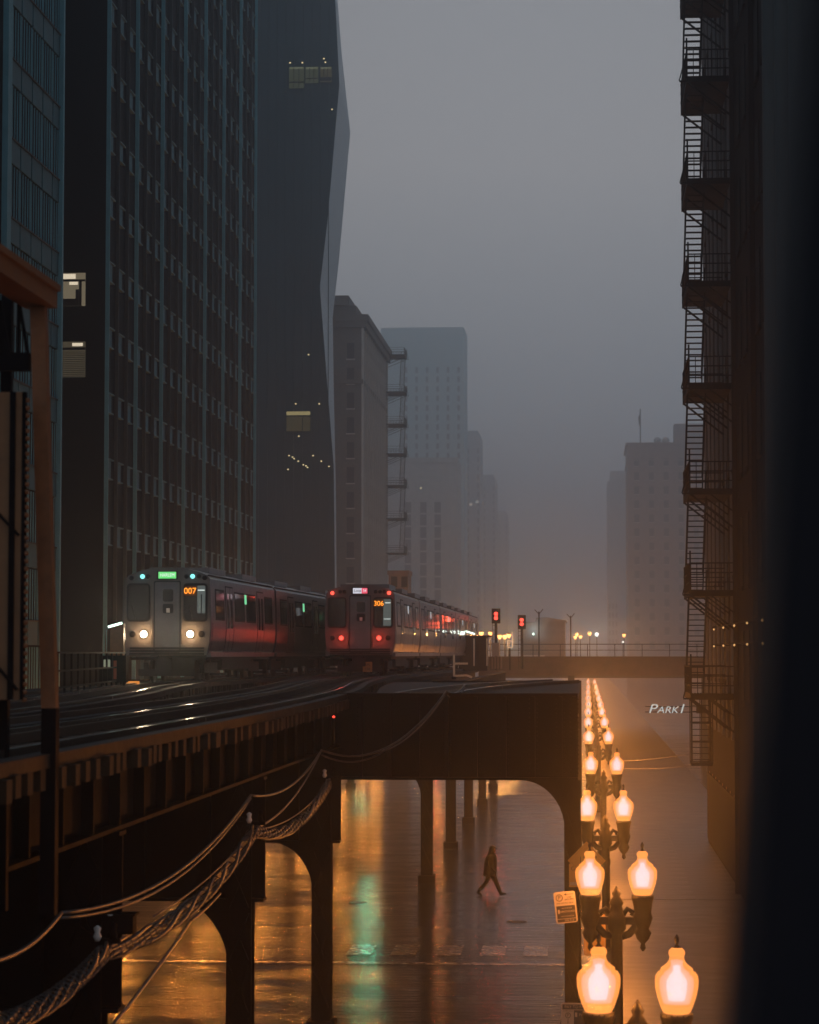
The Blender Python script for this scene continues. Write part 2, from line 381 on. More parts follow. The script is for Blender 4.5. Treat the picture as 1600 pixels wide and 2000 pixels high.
# ------------------------------------------------------------------ fire escapes
def fire_escape(name, label, loc, levels, depth=1.5, length=5.2, basket=True, mt=STEEL, group=None):
    """platforms at the given heights on a wall face x = 0, sticking out towards -x; flights in the outer lane run along y"""
    t = thing(name, label, 'fire escape', loc, 0, group)
    # the first platform and the first flight carry the meshes, the others are copies
    pm = MB(); pm.box(-depth, 0, 0, length, -.10, -.04)
    for i in range(14): pm.box(-depth + i*depth/14, -depth + i*depth/14 + .05, 0, length, -.04, 0)
    pm.box(-depth-.03, -depth, 0, length, -.16, .06); pm.box(-depth, 0, -.05, -.002, -.16, .06)
    rm = MB()
    for zz in (.35, .7, 1.05): rm.box(-depth-.04, -depth, 0, length, zz-.022, zz+.022); rm.box(-depth, 0, -.05, -.01, zz-.022, zz+.022); rm.box(-depth, 0, length-.04, length, zz-.022, zz+.022)
    for i in range(13): y = i*length/12; rm.box(-depth-.03, -depth, y-.016, y+.016, 0, 1.05)
    for i in range(7): x = -depth + i*depth/7; rm.box(x-.014, x+.014, -.04, -.015, 0, 1.05)
    km = MB()
    km.bar((-depth, 0, -.12), (0, 0, -1.35), .07); km.bar((-depth*.55, 0, -.1), (0, 0, -.75), .05); kys = (.15, length*.5, length-.15)
    om = MB()
    km_ = om; om.bar((-depth-.3, 0, -.1), (-depth-.02, 0, .95), .045); om.bar((-depth-.3, 0, -.12), (-depth+.02, 0, -.12), .06); om.bar((-depth-.02, 0, 0), (-depth-.02, 0, 1.5), .06)
    first = None
    for i, z in enumerate(levels):
        if first is None:
            pl = pm.build('platform', mt, t, (0, 0, z)); rl = rm.build('railing', mt, pl); kb = km.build('bracket', mt, pl, (0, kys[0], 0)); inst(kb, pl, (0, kys[1], 0)); inst(kb, pl, (0, kys[2], 0)); ob = om.build('outrigger', mt, pl); first = pl
        else:
            pl = inst(first, t, (0, 0, z)); inst(rl, pl); inst(ob, pl); [inst(kb, pl, (0, y, 0)) for y in kys]
    sm = None
    for i in range(len(levels)-1):
        lo, hi = levels[i], levels[i+1]; h = hi - lo
        run = min(length - .8, 3.4); nst = max(4, round(h / .2))
        sl = MB()
        for x in (-depth+.02, -depth+.68): sl.bar((x, length-.3, 0), (x, length-.3-run, h), .045, .13); sl.bar((x, length-.3, .85), (x, length-.3-run, h+.85), .04)
        key = round(h, 2)
        fl = sl.build('stair_flight', mt, t, (0, 0, lo)); tm = None
        for k in range(1, nst):
            y = length - .3 - run*k/nst
            if tm is None: tm = MB().box(-depth+.05, -depth+.65, -.10, .10, -.018, .018).build('tread', mt, fl); o = tm
            else: o = inst(tm, fl)
            o.location = (0, y, h*k/nst)
    if basket:
        z = levels[0]; lad = MB()
        for x in (-depth+.02, -depth+.68): lad.bar((x, .4, z-2.4), (x, .4, z), .05)
        lad = lad.build('drop_ladder', mt, t); tm = None
        for k in range(11):
            o = MB().bar((-depth+.05, .4, 0), (-depth+.65, .4, 0), .03).build('rung', mt, lad) if tm is None else inst(tm, lad); tm = tm or o
            o.location = (0, 0, z-2.35+k*.22)
        bk_ = MB()
        for y in (.0, 1.1):
            for x in (-depth-.02, -depth+.35, -depth+.75): bk_.bar((x, y, z-2.5), (x, y, z-.1), .035)
            for zz in (-2.45, -1.7, -1.0): bk_.bar((-depth-.02, y, z+zz), (-depth+.75, y, z+zz), .035)
        bk_.box(-depth-.02, -depth+.75, 0, 1.1, z-2.56, z-2.5); bk_.build('ladder_cage', mt, t)
    return t
# ------------------------------------------------------------------ far buildings
def win_grid(parent, m, face, us, zs, w, h, base, sm=None):
    """windows on a wall: face 'x' = wall facing +x / -x at plane base, 'y' = wall facing the camera; each with a sill"""
    first = None
    for u in us:
        for z in zs:
            if first is None:
                b = (base-.02, base+.03, -w/2, w/2, 0, h) if face == 'x' else (-w/2, w/2, base-.03, base+.02, 0, h)
                first = o = MB().box(*b).build('window', m, parent)
                s = (base-.06, base+.09, -w/2-.12, w/2+.12, -.16, -.002) if face == 'x' else (-w/2-.12, w/2+.12, base-.09, base+.06, -.16, -.002)
                sill = MB().box(*s).build('sill', sm or STONEL, o)
            else: o = inst(first, parent); inst(sill, o)
            o.location = (0, u, z) if face == 'x' else (u, 0, z)
b3 = thing('stone_building', 'sooty stone block with stepped roofline and projecting cornice, left of the faint tower', 'building', (-31, 330, 0))
H3 = 55.5
box('wall', STONE, b3, -26, 0, 0, 40, 0, H3)
cr = MB(); cr.box(-26, .7, -.5, 40.5, H3-1.8, H3-.9); cr.box(-26, 1.0, -.75, 40.75, H3-.9, H3); cr.box(-26, .3, -.25, 40.2, H3-9.6, H3-9.0); cr.build('cornice', STONE, b3)
pent = MB(); pent.box(-26, -.9, 2, 30, H3, H3+1.6); pent.box(-26, -1.9, 1.0, 24, H3+1.6, H3+2.9); pent.build('penthouse', STONE, b3)
prm = None
for i in range(13):
    o = box('pier', STONEL, b3, 0, .35, .0, .8, 6, H3-1.3) if prm is None else inst(prm, b3); prm = prm or o; o.location = (0, i*3.3 - .1, 0)
win_grid(b3, WIN, 'x', [2.2 + i*3.3 for i in range(12)], [8 + k*3.45 for k in range(14)], 1.2, 2.3, 0.02)
win_grid(b3, WIN, 'y', [-1.5], [8 + k*3.45 for k in range(13)], 1.0, 2.2, -.02)
lv = [8.6 + (1277 - y) * 371 / F for y in (1080, 1013, 948, 886, 828, 765, 692)]
MESHSTEEL = STEEL
fe3 = fire_escape('fire_escape', 'faint fire escape climbing the sooty stone block above the trains', (-22, 258, 0), lv, 2.9, 6, False)
fe3.rotation_euler = (0, 0, PI); fe3.location = (-30.9, 374, 0)
b4 = thing('faint_tower', 'faint teal tower fading into fog above the pale stone block', 'building', (-22, 1000, 0))
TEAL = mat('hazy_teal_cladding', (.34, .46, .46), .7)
pa = wp(772, 640, 1000); pb = wp(906, 640, 1000)
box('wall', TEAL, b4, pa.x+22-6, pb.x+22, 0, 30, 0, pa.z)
win_grid(b4, WIN, 'y', [pb.x + 22 - 2.2 - i*4.4 for i in range(6)], [10 + k*4 for k in range(30)], 1.1, 2.4, -.02)
b4b = thing('stone_building', 'pale stone block with tall dark window bays below the faint teal tower', 'building', (-22, 800, 0))
pa = wp(776, 896, 800); pb = wp(893, 896, 800)
box('wall', STONEL, b4b, pa.x+22-8, pb.x+22, 0, 26, 0, pa.z)
box('cornice', STONEL, b4b, pa.x+22-8, pb.x+22.3, -.5, -.01, pa.z-1.4, pa.z+.3)
u4 = [wp(x, 1000, 800).x + 22 for x in (797, 827, 855)]
win_grid(b4b, WIN, 'y', u4, [5.2 + k*4.2 for k in range(13)], 2.1, 3.6, -.02)
box('lit_window', glow('pale_lamp_window', (1, .85, .5), .8), b4b, wp(821,957,800).x+22, wp(824,957,800).x+22, -.2, -.06, wp(0,959,800).z, wp(0,955.5,800).z)
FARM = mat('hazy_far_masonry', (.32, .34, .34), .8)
LITP = glow('pale_window_light', (.85, .85, .8), .55)
for (d, x0, x1, yt, lab, lits) in (
        (1150, 890, 938, 850, 'faint stepped block in the fog, nearest of the three beyond the pale stone block', ((920, 985), (932, 980))),
        (1350, 925, 968, 935, 'fogbound block with two pale lit windows, middle of the far left row', ((935, 1010), (933, 1014))),
        (1600, 960, 992, 1005, 'last low block at the far end of the left row, almost lost in fog', ((970, 1035), (970, 1069)))):
    t = thing('far_building', lab, 'building', (0, d, 0), 0, 'far blocks fading in the fog on the left')
    a = wp(x0, yt, d); b = wp(x1, yt, d)
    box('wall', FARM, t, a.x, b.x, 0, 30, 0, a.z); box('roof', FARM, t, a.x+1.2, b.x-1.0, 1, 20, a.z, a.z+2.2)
    win_grid(t, WIN, 'y', [a.x + 1 + i*(b.x-a.x-2)/2 for i in range(3)], [8 + k*4.2 for k in range(int((a.z-10)/4.2))], .9, 2.4, -.02)
    for (x, y) in lits:
        p = wp(x, y, d-.3); box('lit_window', LITP, t, p.x-.7, p.x+.7, -.3, -.06, p.z-.6, p.z+.6)
# right side, far
br = thing('brick_building', 'big brown block in fog at the right, flat roof with flagpole and tanks', 'building', (0, 720, 0))
a = wp(1226, 866, 720); BX, BZ = a.x, a.z
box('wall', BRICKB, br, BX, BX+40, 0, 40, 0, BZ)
crn = MB(); crn.box(BX-.6, BX+40, -.6, 40, BZ-.5, BZ+.2); crn.box(BX-.3, BX+40, -.3, 40, BZ-5.2, BZ-4.8); crn.build('cornice', BRICKB, br)
win_grid(br, WIN, 'y', [BX + 2.6 + i*4.4 for i in range(6)], [10 + k*4.2 for k in range(14)], 1.5, 2.3, -.02)
p = wp(1251, 862, 726); box('penthouse', BRICKB, br, wp(1311,0,726).x, wp(1372,0,726).x, 4, 12, BZ, wp(0,838,726).z)
MB().tube([(p.x, 6, BZ), (p.x, 6, wp(0, 808, 726).z)], .17).build('flagpole', STEEL, br)
MB().prism([(p.x, wp(0,816,726).z), (p.x-.7, wp(0,824,726).z), (p.x-.4, wp(0,838,726).z), (p.x, wp(0,845,726).z)], 'y', 5.97, 6.03).build('flag', COAT, br)
for x in (1279, 1295): MB().lathe([(.4,0),(1.1,.7),(1.15,1.3),(.8,1.9),(.15,2.1)], 12, (wp(x,0,723).x, 3, BZ)).build('roof_vent', FARM, br)
br2 = thing('far_building', 'narrow misty block peeking out left of the big brown block at the right', 'building', (0, 1150, 0))
a = wp(1186, 940, 1150); b = wp(1240, 940, 1150)
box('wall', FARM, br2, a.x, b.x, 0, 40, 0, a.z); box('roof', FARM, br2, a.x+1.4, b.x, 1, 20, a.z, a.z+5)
win_grid(br2, WIN, 'y', [a.x + .9 + i*1.6 for i in range(3)], [9 + k*4.2 for k in range(6)], .8, 2.4, -.02)
# ------------------------------------------------------------------ right side, near
rb = thing('brick_building', 'dark brown building with thin pale ribs carrying the right fire escape', 'building', (5.3, 86.5, 0))
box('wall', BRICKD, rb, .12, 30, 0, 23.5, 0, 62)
rr = None
for i in range(8):
    o = box('rib', RIB, rb, .02, .118, -.05, .05, 5.4, 61) if rr is None else inst(rr, rb); rr = rr or o; o.location = (0, .3 + i*3.2, 0)
win_grid(rb, TOWERG, 'x', [1.9 + i*3.2 for i in range(7)], [7.6 + k*3.9 for k in range(9)], 1.5, 2.4, .10, BRICKD)
STORE = mat('brass_storefront_trim', (.35, .25, .16), .3, .9)
sm_ = None
for i in range(9):
    o = box('storefront_mullion', STORE, rb, .09, .118, -.018, .018, .3, 3.4) if sm_ is None else inst(sm_, rb); sm_ = sm_ or o; o.location = (0, .9 + i*2.6, 0)
box('storefront_glass', TOWERG, rb, .06, .119, .3, 23, .35, 3.3)
lv = [8.6 + (1277 - y) * 91 / F for y in (1355, 1160, 968, 768, 572, 375, 178, -20, -220)]
fire_escape('fire_escape', 'long black iron fire escape with ladder-like flights on the right building', (5.34, 88.5, 0), lv, 1.55, 5.6, True)
nb = thing('brick_building', 'unlit dark building between the fire escape and the blurred edge on the right', 'building', (5.3, 66.5, 0))
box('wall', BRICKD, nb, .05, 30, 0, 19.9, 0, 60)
win_grid(nb, TOWERG, 'x', [2 + i*3 for i in range(6)], [7 + k*3.9 for k in range(8)], 1.4, 2.4, .03, BRICKD)
pier = None
for i in range(3):
    o = box('pilaster', BRICKD, nb, -.12, .04, -.14, .14, 0, 59) if pier is None else inst(pier, nb); pier = pier or o; o.location = (0, 19.2 - i*9.6 + (0 if i else .4), 0)
nb2 = thing('brick_building', 'dim teal columned facade at the upper right edge beside the blurred post', 'building', (5.3, 40, 0))
box('wall', TOWER, nb2, .25, 30, 0, 26.3, 0, 60)
cm = None
for i in range(6):
    o = MB().lathe([(.5, 0), (.5, 1), (.42, 1.3), (.38, 58), (.5, 58.4)], 12).build('column', MULL, nb2) if cm is None else inst(cm, nb2); cm = cm or o; o.location = (-.08, 25.3 - i*4.2, 0)
mq = thing('bulb_string', 'two short rows of tiny warm bulbs on the dark facade at the right', 'light string', (5.3, 90, 0))
MQ = glow('marquee_bulb_glass', (1, .55, .2), .8)
cv = MB(); cv.box(-.64, -.60, -26, 1, 9.55, 9.58); cv.box(-.64, -.60, -26, 1, 8.93, 8.96); cv.build('bulb_rail', STEEL, mq)
bm_ = None
for i in range(5):
    for z in (9.5, 8.88):
        o = MB().lathe([(.01,-.04),(.04,0),(.01,.04)], 6).build('bulb', MQ, mq) if bm_ is None else inst(bm_, mq); bm_ = bm_ or o
        o.location = (-.62, -25 + i*6.2, z)
cv2 = MB()
for y in (-25.5, -12, .5): cv2.box(-.62, .1, y-.03, y+.03, 9.581, 9.62); cv2.box(-.62, .1, y-.03, y+.03, 8.89, 8.928)
cv2.build('bracket', STEEL, mq)
# car park sign projecting from the right hand buildings
pk = thing('car_park_sign', 'white slanted PARK 1 lettering on a dark board beside the fire escape', 'sign', wp(1299, 1385, 117))
SGL = glow('dim_sign_face', (.85, .95, .92), .55)
box('rail', BRICKD, pk, -.95, 1.5, .04, .08, -.16, -.12); box('rail', BRICKD, pk, -.95, 1.5, .04, .08, .1, .14); box('bracket', STEEL, pk, 1.5, 2.4, .03, .10, -.2, .18)
text('lettering', 'P', .62, SGL, pk, (-.62, .03, .0), shear=.25, sx=1.25); text('lettering', 'ARK', .46, SGL, pk, (.12, .03, -.05), shear=.25, sx=1.15)
text('lettering', '1', .62, SGL, pk, (.78, .03, .0), shear=.25, sx=1.2)

# ------------------------------------------------------------------ elevated viaduct
RZ = CAMZ - .90                                            # top of rail
TZ = RZ - .15                                              # top of the ties
TL = [(6,-9.6),(25,-9.6),(40,-10.1),(55,-11.3),(68,-12.8),(78,-13.45),(100,-12.9),(125,-12.4),(220,-12.4)]
TR = [(6,-6.2),(25,-6.2),(42,-6.35),(60,-7.0),(80,-8.4),(96,-9.05),(120,-9.0),(220,-8.9)]
via = thing('elevated_viaduct', 'dark riveted steel railway viaduct on columns over the wet street', 'viaduct', (0, 0, 0))
def ibeam_x(mb, x0, x1, y, z0, z1, w=.42, t=.05):          # girder across the street
    mb.box(x0, x1, y-.02, y+.02, z0+t, z1-t); mb.box(x0, x1, y-w/2, y+w/2, z0, z0+t); mb.box(x0, x1, y-w/2, y+w/2, z1-t, z1); return mb
def ibeam_y(mb, x, y0, y1, z0, z1, w=.36, t=.05):
    mb.box(x-.02, x+.02, y0, y1, z0+t, z1-t); mb.box(x-w/2, x+w/2, y0, y1, z0, z0+t); mb.box(x-w/2, x+w/2, y0, y1, z1-t, z1); return mb
bents = (29, 42, 55, 91, 107, 123, 139, 155)
GTOP, GBOT = 6.46, 4.30
colm = MB()
def column_mb(h, w=.44):
    m = MB(); m.box(-w/2, w/2, -w/2, -w/2+.04, .3, h); m.box(-w/2, w/2, w/2-.04, w/2, .3, h); m.box(-.03, .03, -w/2+.04, w/2-.04, .3, h)
    for i in range(int(h/.9)): m.bar((-w/2+.05, -w/2-.012, .6+i*.9), (w/2-.05, -w/2-.012, 1.4+i*.9), .06, .02); m.bar((w/2-.05, -w/2-.012, .6+i*.9), (-w/2+.05, -w/2-.012, 1.4+i*.9), .06, .02)
    m.box(-w/2-.1, w/2+.1, -w/2-.1, w/2+.1, .002, .3); return m
def knee(s, r=1.1):                                        # curved gusset under a girder end, s = +-1 for the side it reaches to
    poly = [(0, 0)] + [(s*(r - r*math.sin(PI/2*k/8))*1.0, -(r - r*math.cos(PI/2*k/8))) for k in range(9)]
    return poly
gm = cm2 = km1 = km2 = sti = None
for y in bents:
    for x in (-6.05, -15.2):
        if cm2 is None: cm2 = column_mb(GTOP-.02).build('column', STEEL, via); o = cm2
        else: o = inst(cm2, via)
        o.location = (x, y, 0)
        s = -1 if x > -10 else 1
        pts = [(0, GBOT+.01)] + [(s*(.9 - .9*math.sin(PI/2*k/8)), GBOT + .0 - (1.25 - 1.25*math.cos(PI/2*k/8))) for k in range(9)]
        pts = [(s*.2, GBOT+.02), (s*1.15, GBOT+.02)] + [(s*(.2 + .95*(1-math.sin(PI/2*k/8))), GBOT - 1.2*(1-math.cos(PI/2*k/8))) for k in range(1, 9)]
        MB().prism(pts, 'y', -.12, .12).build('knee_brace', STEEL, o)
    if gm is None:
        gm = ibeam_x(MB(), -15.6, -5.62, 0, GBOT, GTOP).build('cross_girder', STEEL, via, (0, y, 0)); o = gm
        sti = box('stiffener', STEEL, gm, -.03, .03, -.19, -.021, GBOT+.06, GTOP-.06); sti.location = (-6.6, 0, 0)
        for k in range(1, 8): inst(sti, gm, (-6.6 - k*1.15, 0, 0))
    else:
        o = inst(gm, via, (0, y, 0))
        for k in range(8): inst(sti, o, (-6.6 - k*1.15, 0, 0))
for x in (-5.85, -7.9, -11.6, -14.6):
    for (a, b) in ((6, 55), (55.3, 90.7), (91, 170)):
        L = ibeam_y(MB(), x, a, b, GTOP+.004, TZ-.2).build('stringer', STEEL, via)
        if x == -5.85:
            s0 = None
            for k in range(int((b-a)/1.6)):
                q = box('stiffener', STEEL, L, x+.021, x+.16, -.025, .025, GTOP+.06, TZ-.26) if s0 is None else inst(s0, L); s0 = s0 or q; q.location = (0, a+.8+k*1.6, 0)
# wide girder over the right half of the street, with its column at the kerb
wz0, wz1 = 5.72, RZ+.0
wg = ibeam_x(MB(), -5.8, -.22, 55.4, wz0, wz1, .5, .06).build('wide_girder', STEELW, via)
s0 = None
for k in range(9):
    q = box('stiffener', STEELW, wg, -.045, .045, 55.16, 55.379, wz0+.07, wz1-.07) if s0 is None else inst(s0, wg); s0 = s0 or q; q.location = (-5.2 + k*.66 if k < 7 else (-.62, -.3)[k-7], 0, 0)
riv = MB()
for k in range(9):
    x = -5.2 + k*.66 if k < 7 else (-.62, -.3)[k-7]
    for j in range(17):
        for s in (-.09, .09): riv.lathe([(.018, 0), (.014, .012), (.002, .018)], 5, (0, 0, 0)); 
        n0 = len(riv.v) - 30
        for q in range(2):
            for r in range(15):
                i = n0 + q*15 + r; vx, vy, vz = riv.v[i]; riv.v[i] = (x + (-.09, .09)[q] + vx, 55.37 - vz, wz0 + .16 + j*.105 + vy)
stuff(riv.build('rivets', STEELW, wg))
ibeam_x(MB(), -5.8, -.22, 90.6, wz0, wz1-.1, .5, .06).build('wide_girder', STEELW, via)
kc = column_mb(wz0-.004, .38).build('column', STEELW, via, (-.35, 55.4, 0))
pts = [(-.18, 0), (-1.2, 0)] + [(-.18 - 1.02*(1-math.sin(PI/2*k/10)), -1.12*(1-math.cos(PI/2*k/10))) for k in range(1, 11)]
MB().prism(pts, 'y', -.14, .14).build('knee_brace', STEELW, kc, (0, 0, wz0+.001))
kc2 = column_mb(wz0-.004, .38).build('column', STEELW, via, (-.41, 90.6, 0))
pts = [(u, v) for u, v in pts]; MB().prism(pts, 'y', -.14, .14).build('knee_brace', STEELW, kc2, (0, 0, wz0+.001))
for x in (-4.6, -3.2, -1.8, -.5): ibeam_y(MB(), x, 55.7, 90.3, wz0+.6, TZ-.22).build('stringer', STEELW, via)
# ties, rails, guard timbers
def track(name, tab, lab, y0, y1):
    t = thing(name, lab, 'railway track', (0, 0, 0), 0, 'tracks on the viaduct')
    tie = None; rest = MB(); y = y0; k = 0
    while y < y1:
        x = interp(tab, y); L = 1.28 + (.12 if k % 4 == 0 else 0)
        if y < 92:
            if tie is None: tie = MB().box(-1.3, 1.3, -.1, .1, -.2, 0).build('sleeper', TIEL, t); o = tie
            else: o = inst(tie, t)
            o.location = (x + random.uniform(-.05, .05), y, TZ + random.uniform(-.01, .01))
        else: rest.box(x-1.3, x+1.3, y-.1, y+.1, TZ-.2, TZ)
        y += .56; k += 1
    if rest.v: stuff(rest.build('sleepers', TIE, t))
    for off, m, w, h, nm in ((-.7175, RAIL, .07, .15, 'rail'), (.7175, RAIL, .07, .15, 'rail'), (-.46, RUST, .06, .12, 'guard_rail'), (.46, RUST, .06, .12, 'guard_rail'), (1.16, TIE, .2, .13, 'guard_timber'), (-1.16, TIE, .2, .13, 'guard_timber'), (-1.42, RUST, .08, .2, 'third_rail')):
        mb = MB(); n = 70; vs = []; fs = []
        for i in range(n+1):
            yy = y0 + (y1-y0)*i/n; xx = interp(tab, yy) + off
            vs += [(xx-w/2, yy, TZ), (xx+w/2, yy, TZ), (xx+w/2, yy, TZ+h), (xx-w/2, yy, TZ+h)]
        for i in range(n):
            for j in range(4): fs.append((4*i+j, 4*i+(j+1)%4, 4*i+4+(j+1)%4, 4*i+4+j))
        fs += [(3,2,1,0), (4*n, 4*n+1, 4*n+2, 4*n+3)]
        mb.add(vs, fs); mb.build(nm, m, t)
    return t
track('railway_track', TR, 'elevated track nearest the street lamps, leading to the red-lit train', 6, 172)
track('railway_track', TL, 'inner elevated track on the building side, under the train with white headlights', 6, 172)
# plank walkway between and beside the tracks, deck beyond the wide girder
pk_ = None
for (x, w) in ((-8.05, .9), (-4.55, .0)):
    if w == 0: continue
    for k in range(60):
        o = MB().box(-w/2, w/2, -.12, .12, 0, .04).build('plank', TIE, via) if pk_ is None else inst(pk_, via); pk_ = pk_ or o
        o.location = (x, 7 + k*.27*2.2, TZ+.002)
dk = None
for k in range(110):
    y = 55.9 + k*.32
    xl = interp(TR, y) + 1.62
    o = MB().box(0, 1, -.13, .13, -.06, 0).build('deck_plank', TIE, via) if dk is None else inst(dk, via); dk = dk or o
    o.location = (xl, y, TZ-.02); o.scale = (-.22 - xl, 1, 1)
ct = thing('railway_track', 'pair of curved rails on the plank deck, swinging towards the street lamps', 'railway track', (0, 0, 0), 0, 'tracks on the viaduct')
for r0 in (0, 1.435):
    pts = [(-4.6 + r0 + 3.3*(k/14)**2, 58 + k*2.2, TZ+.06) for k in range(15)]
    vs = MB()
    for a, b in zip(pts[:-1], pts[1:]):
        if b[0] < -.3: vs.bar(a, b, .07, .12)
    vs.build('rail', RAIL, ct)
# far viaduct on the cross street
STEELB = mat('brown_hazed_girder', (.10, .065, .05), .7, 0, .1, .4, 1.2)  # brown haze is put into the base colour to soften the far girder
fv_ = thing('elevated_viaduct', 'far cross-street railway viaduct in orange haze behind the lamp row', 'viaduct', (0, 178, 0))
fg = MB(); ibeam_x(fg, -8, 34, 0, 7.0, 8.4, .5, .08); fg.build('girder', STEELB, fv_)
fg = MB(); ibeam_x(fg, -8, 34, 9, 7.0, 8.4, .5, .08); fg.build('girder', STEELW, fv_)
box('deck', TIE, fv_, -8, 34, .3, 8.7, 7.6, 7.8)
fcol = None
for x in (-1.2, 9, 20, 31):
    for y in (0, 9):
        o = column_mb(6.99).build('column', STEELW, fv_) if fcol is None else inst(fcol, fv_); fcol = fcol or o; o.location = (x, y, 0)
rl = MB()
for k in range(22): rl.box(-8+k*2, -7.95+k*2, -.3, -.25, 8.4, 9.3)
rl.box(-8, 34, -.3, -.25, 9.28, 9.33); rl.box(-8, 34, -.3, -.25, 8.85, 8.89); rl.build('railing', STEELW, fv_)
# ------------------------------------------------------------------ trains
PR = [(.86,1.26),(1.0,1.33),(1.3,1.39),(1.7,1.42),(2.1,1.42),(2.5,1.405),(3.0,1.385),(3.3,1.37)]
ROOF = [(3.42,1.27),(3.53,1.0),(3.62,.66),(3.68,.3)]
def hw(z):
    for (z0, a), (z1, b) in zip(PR[:-1], PR[1:]):
        if z <= z1: return a + (b-a)*(z-z0)/(z1-z0)
    return PR[-1][1]
SEC = [(a, z) for z, a in PR] + [(a, z) for z, a in ROOF] + [(-a, z) for z, a in reversed(ROOF)] + [(-a, z) for z, a in reversed(PR)]
def curved(mb, s, y0, y1, z0, z1, off, th, n=6):
    zs = [z0 + (z1-z0)*i/n for i in range(n+1)]; vs = []
    for z in zs:
        a = s*(hw(z)+off); b = s*(hw(z)+off-th); vs += [(a,y0,z),(a,y1,z),(b,y1,z),(b,y0,z)]
    fs = [(0,1,2,3), tuple(4*n+i for i in (3,2,1,0))]
    for i in range(n):
        for j in range(4): fs.append((4*i+j, 4*i+(j+1)%4, 4*i+4+(j+1)%4, 4*i+4+j))
    return mb.add(vs, fs)
CL = 14.4
RED = glow('tail_light_lens', (1, .07, .045), 3); REDS = glow('marker_red', (1, .07, .04), 2.0); WHL = glow('headlight_lens', (1, .86, .66), 14)
TEALM = glow('marker_teal', (.25, .9, .85), 1.6); GRN = glow('sign_green', (.16, .85, .22), .95); AMB = glow('led_amber', (1, .30, .03), 2.2); PNKW = glow('sign_white_lit', (.8, .8, .9), .85); PNK = glow('sign_pink_lit', (1, .12, .2), .9)
CABI = glow('cab_interior', (.36, .44, .42), .22); SIDEG = glow('side_sign_green', (.25, .9, .45), .8); SIDEW = glow('side_sign_white', (.7, .75, .8), .6); CABW = glow('interior_tube', (.9, 1, .95), 1.0)
AMBK = glow('display_back', (1, .25, .02), .07); WTXT = glow('dest_text', (.9, .9, .95), 1.1)
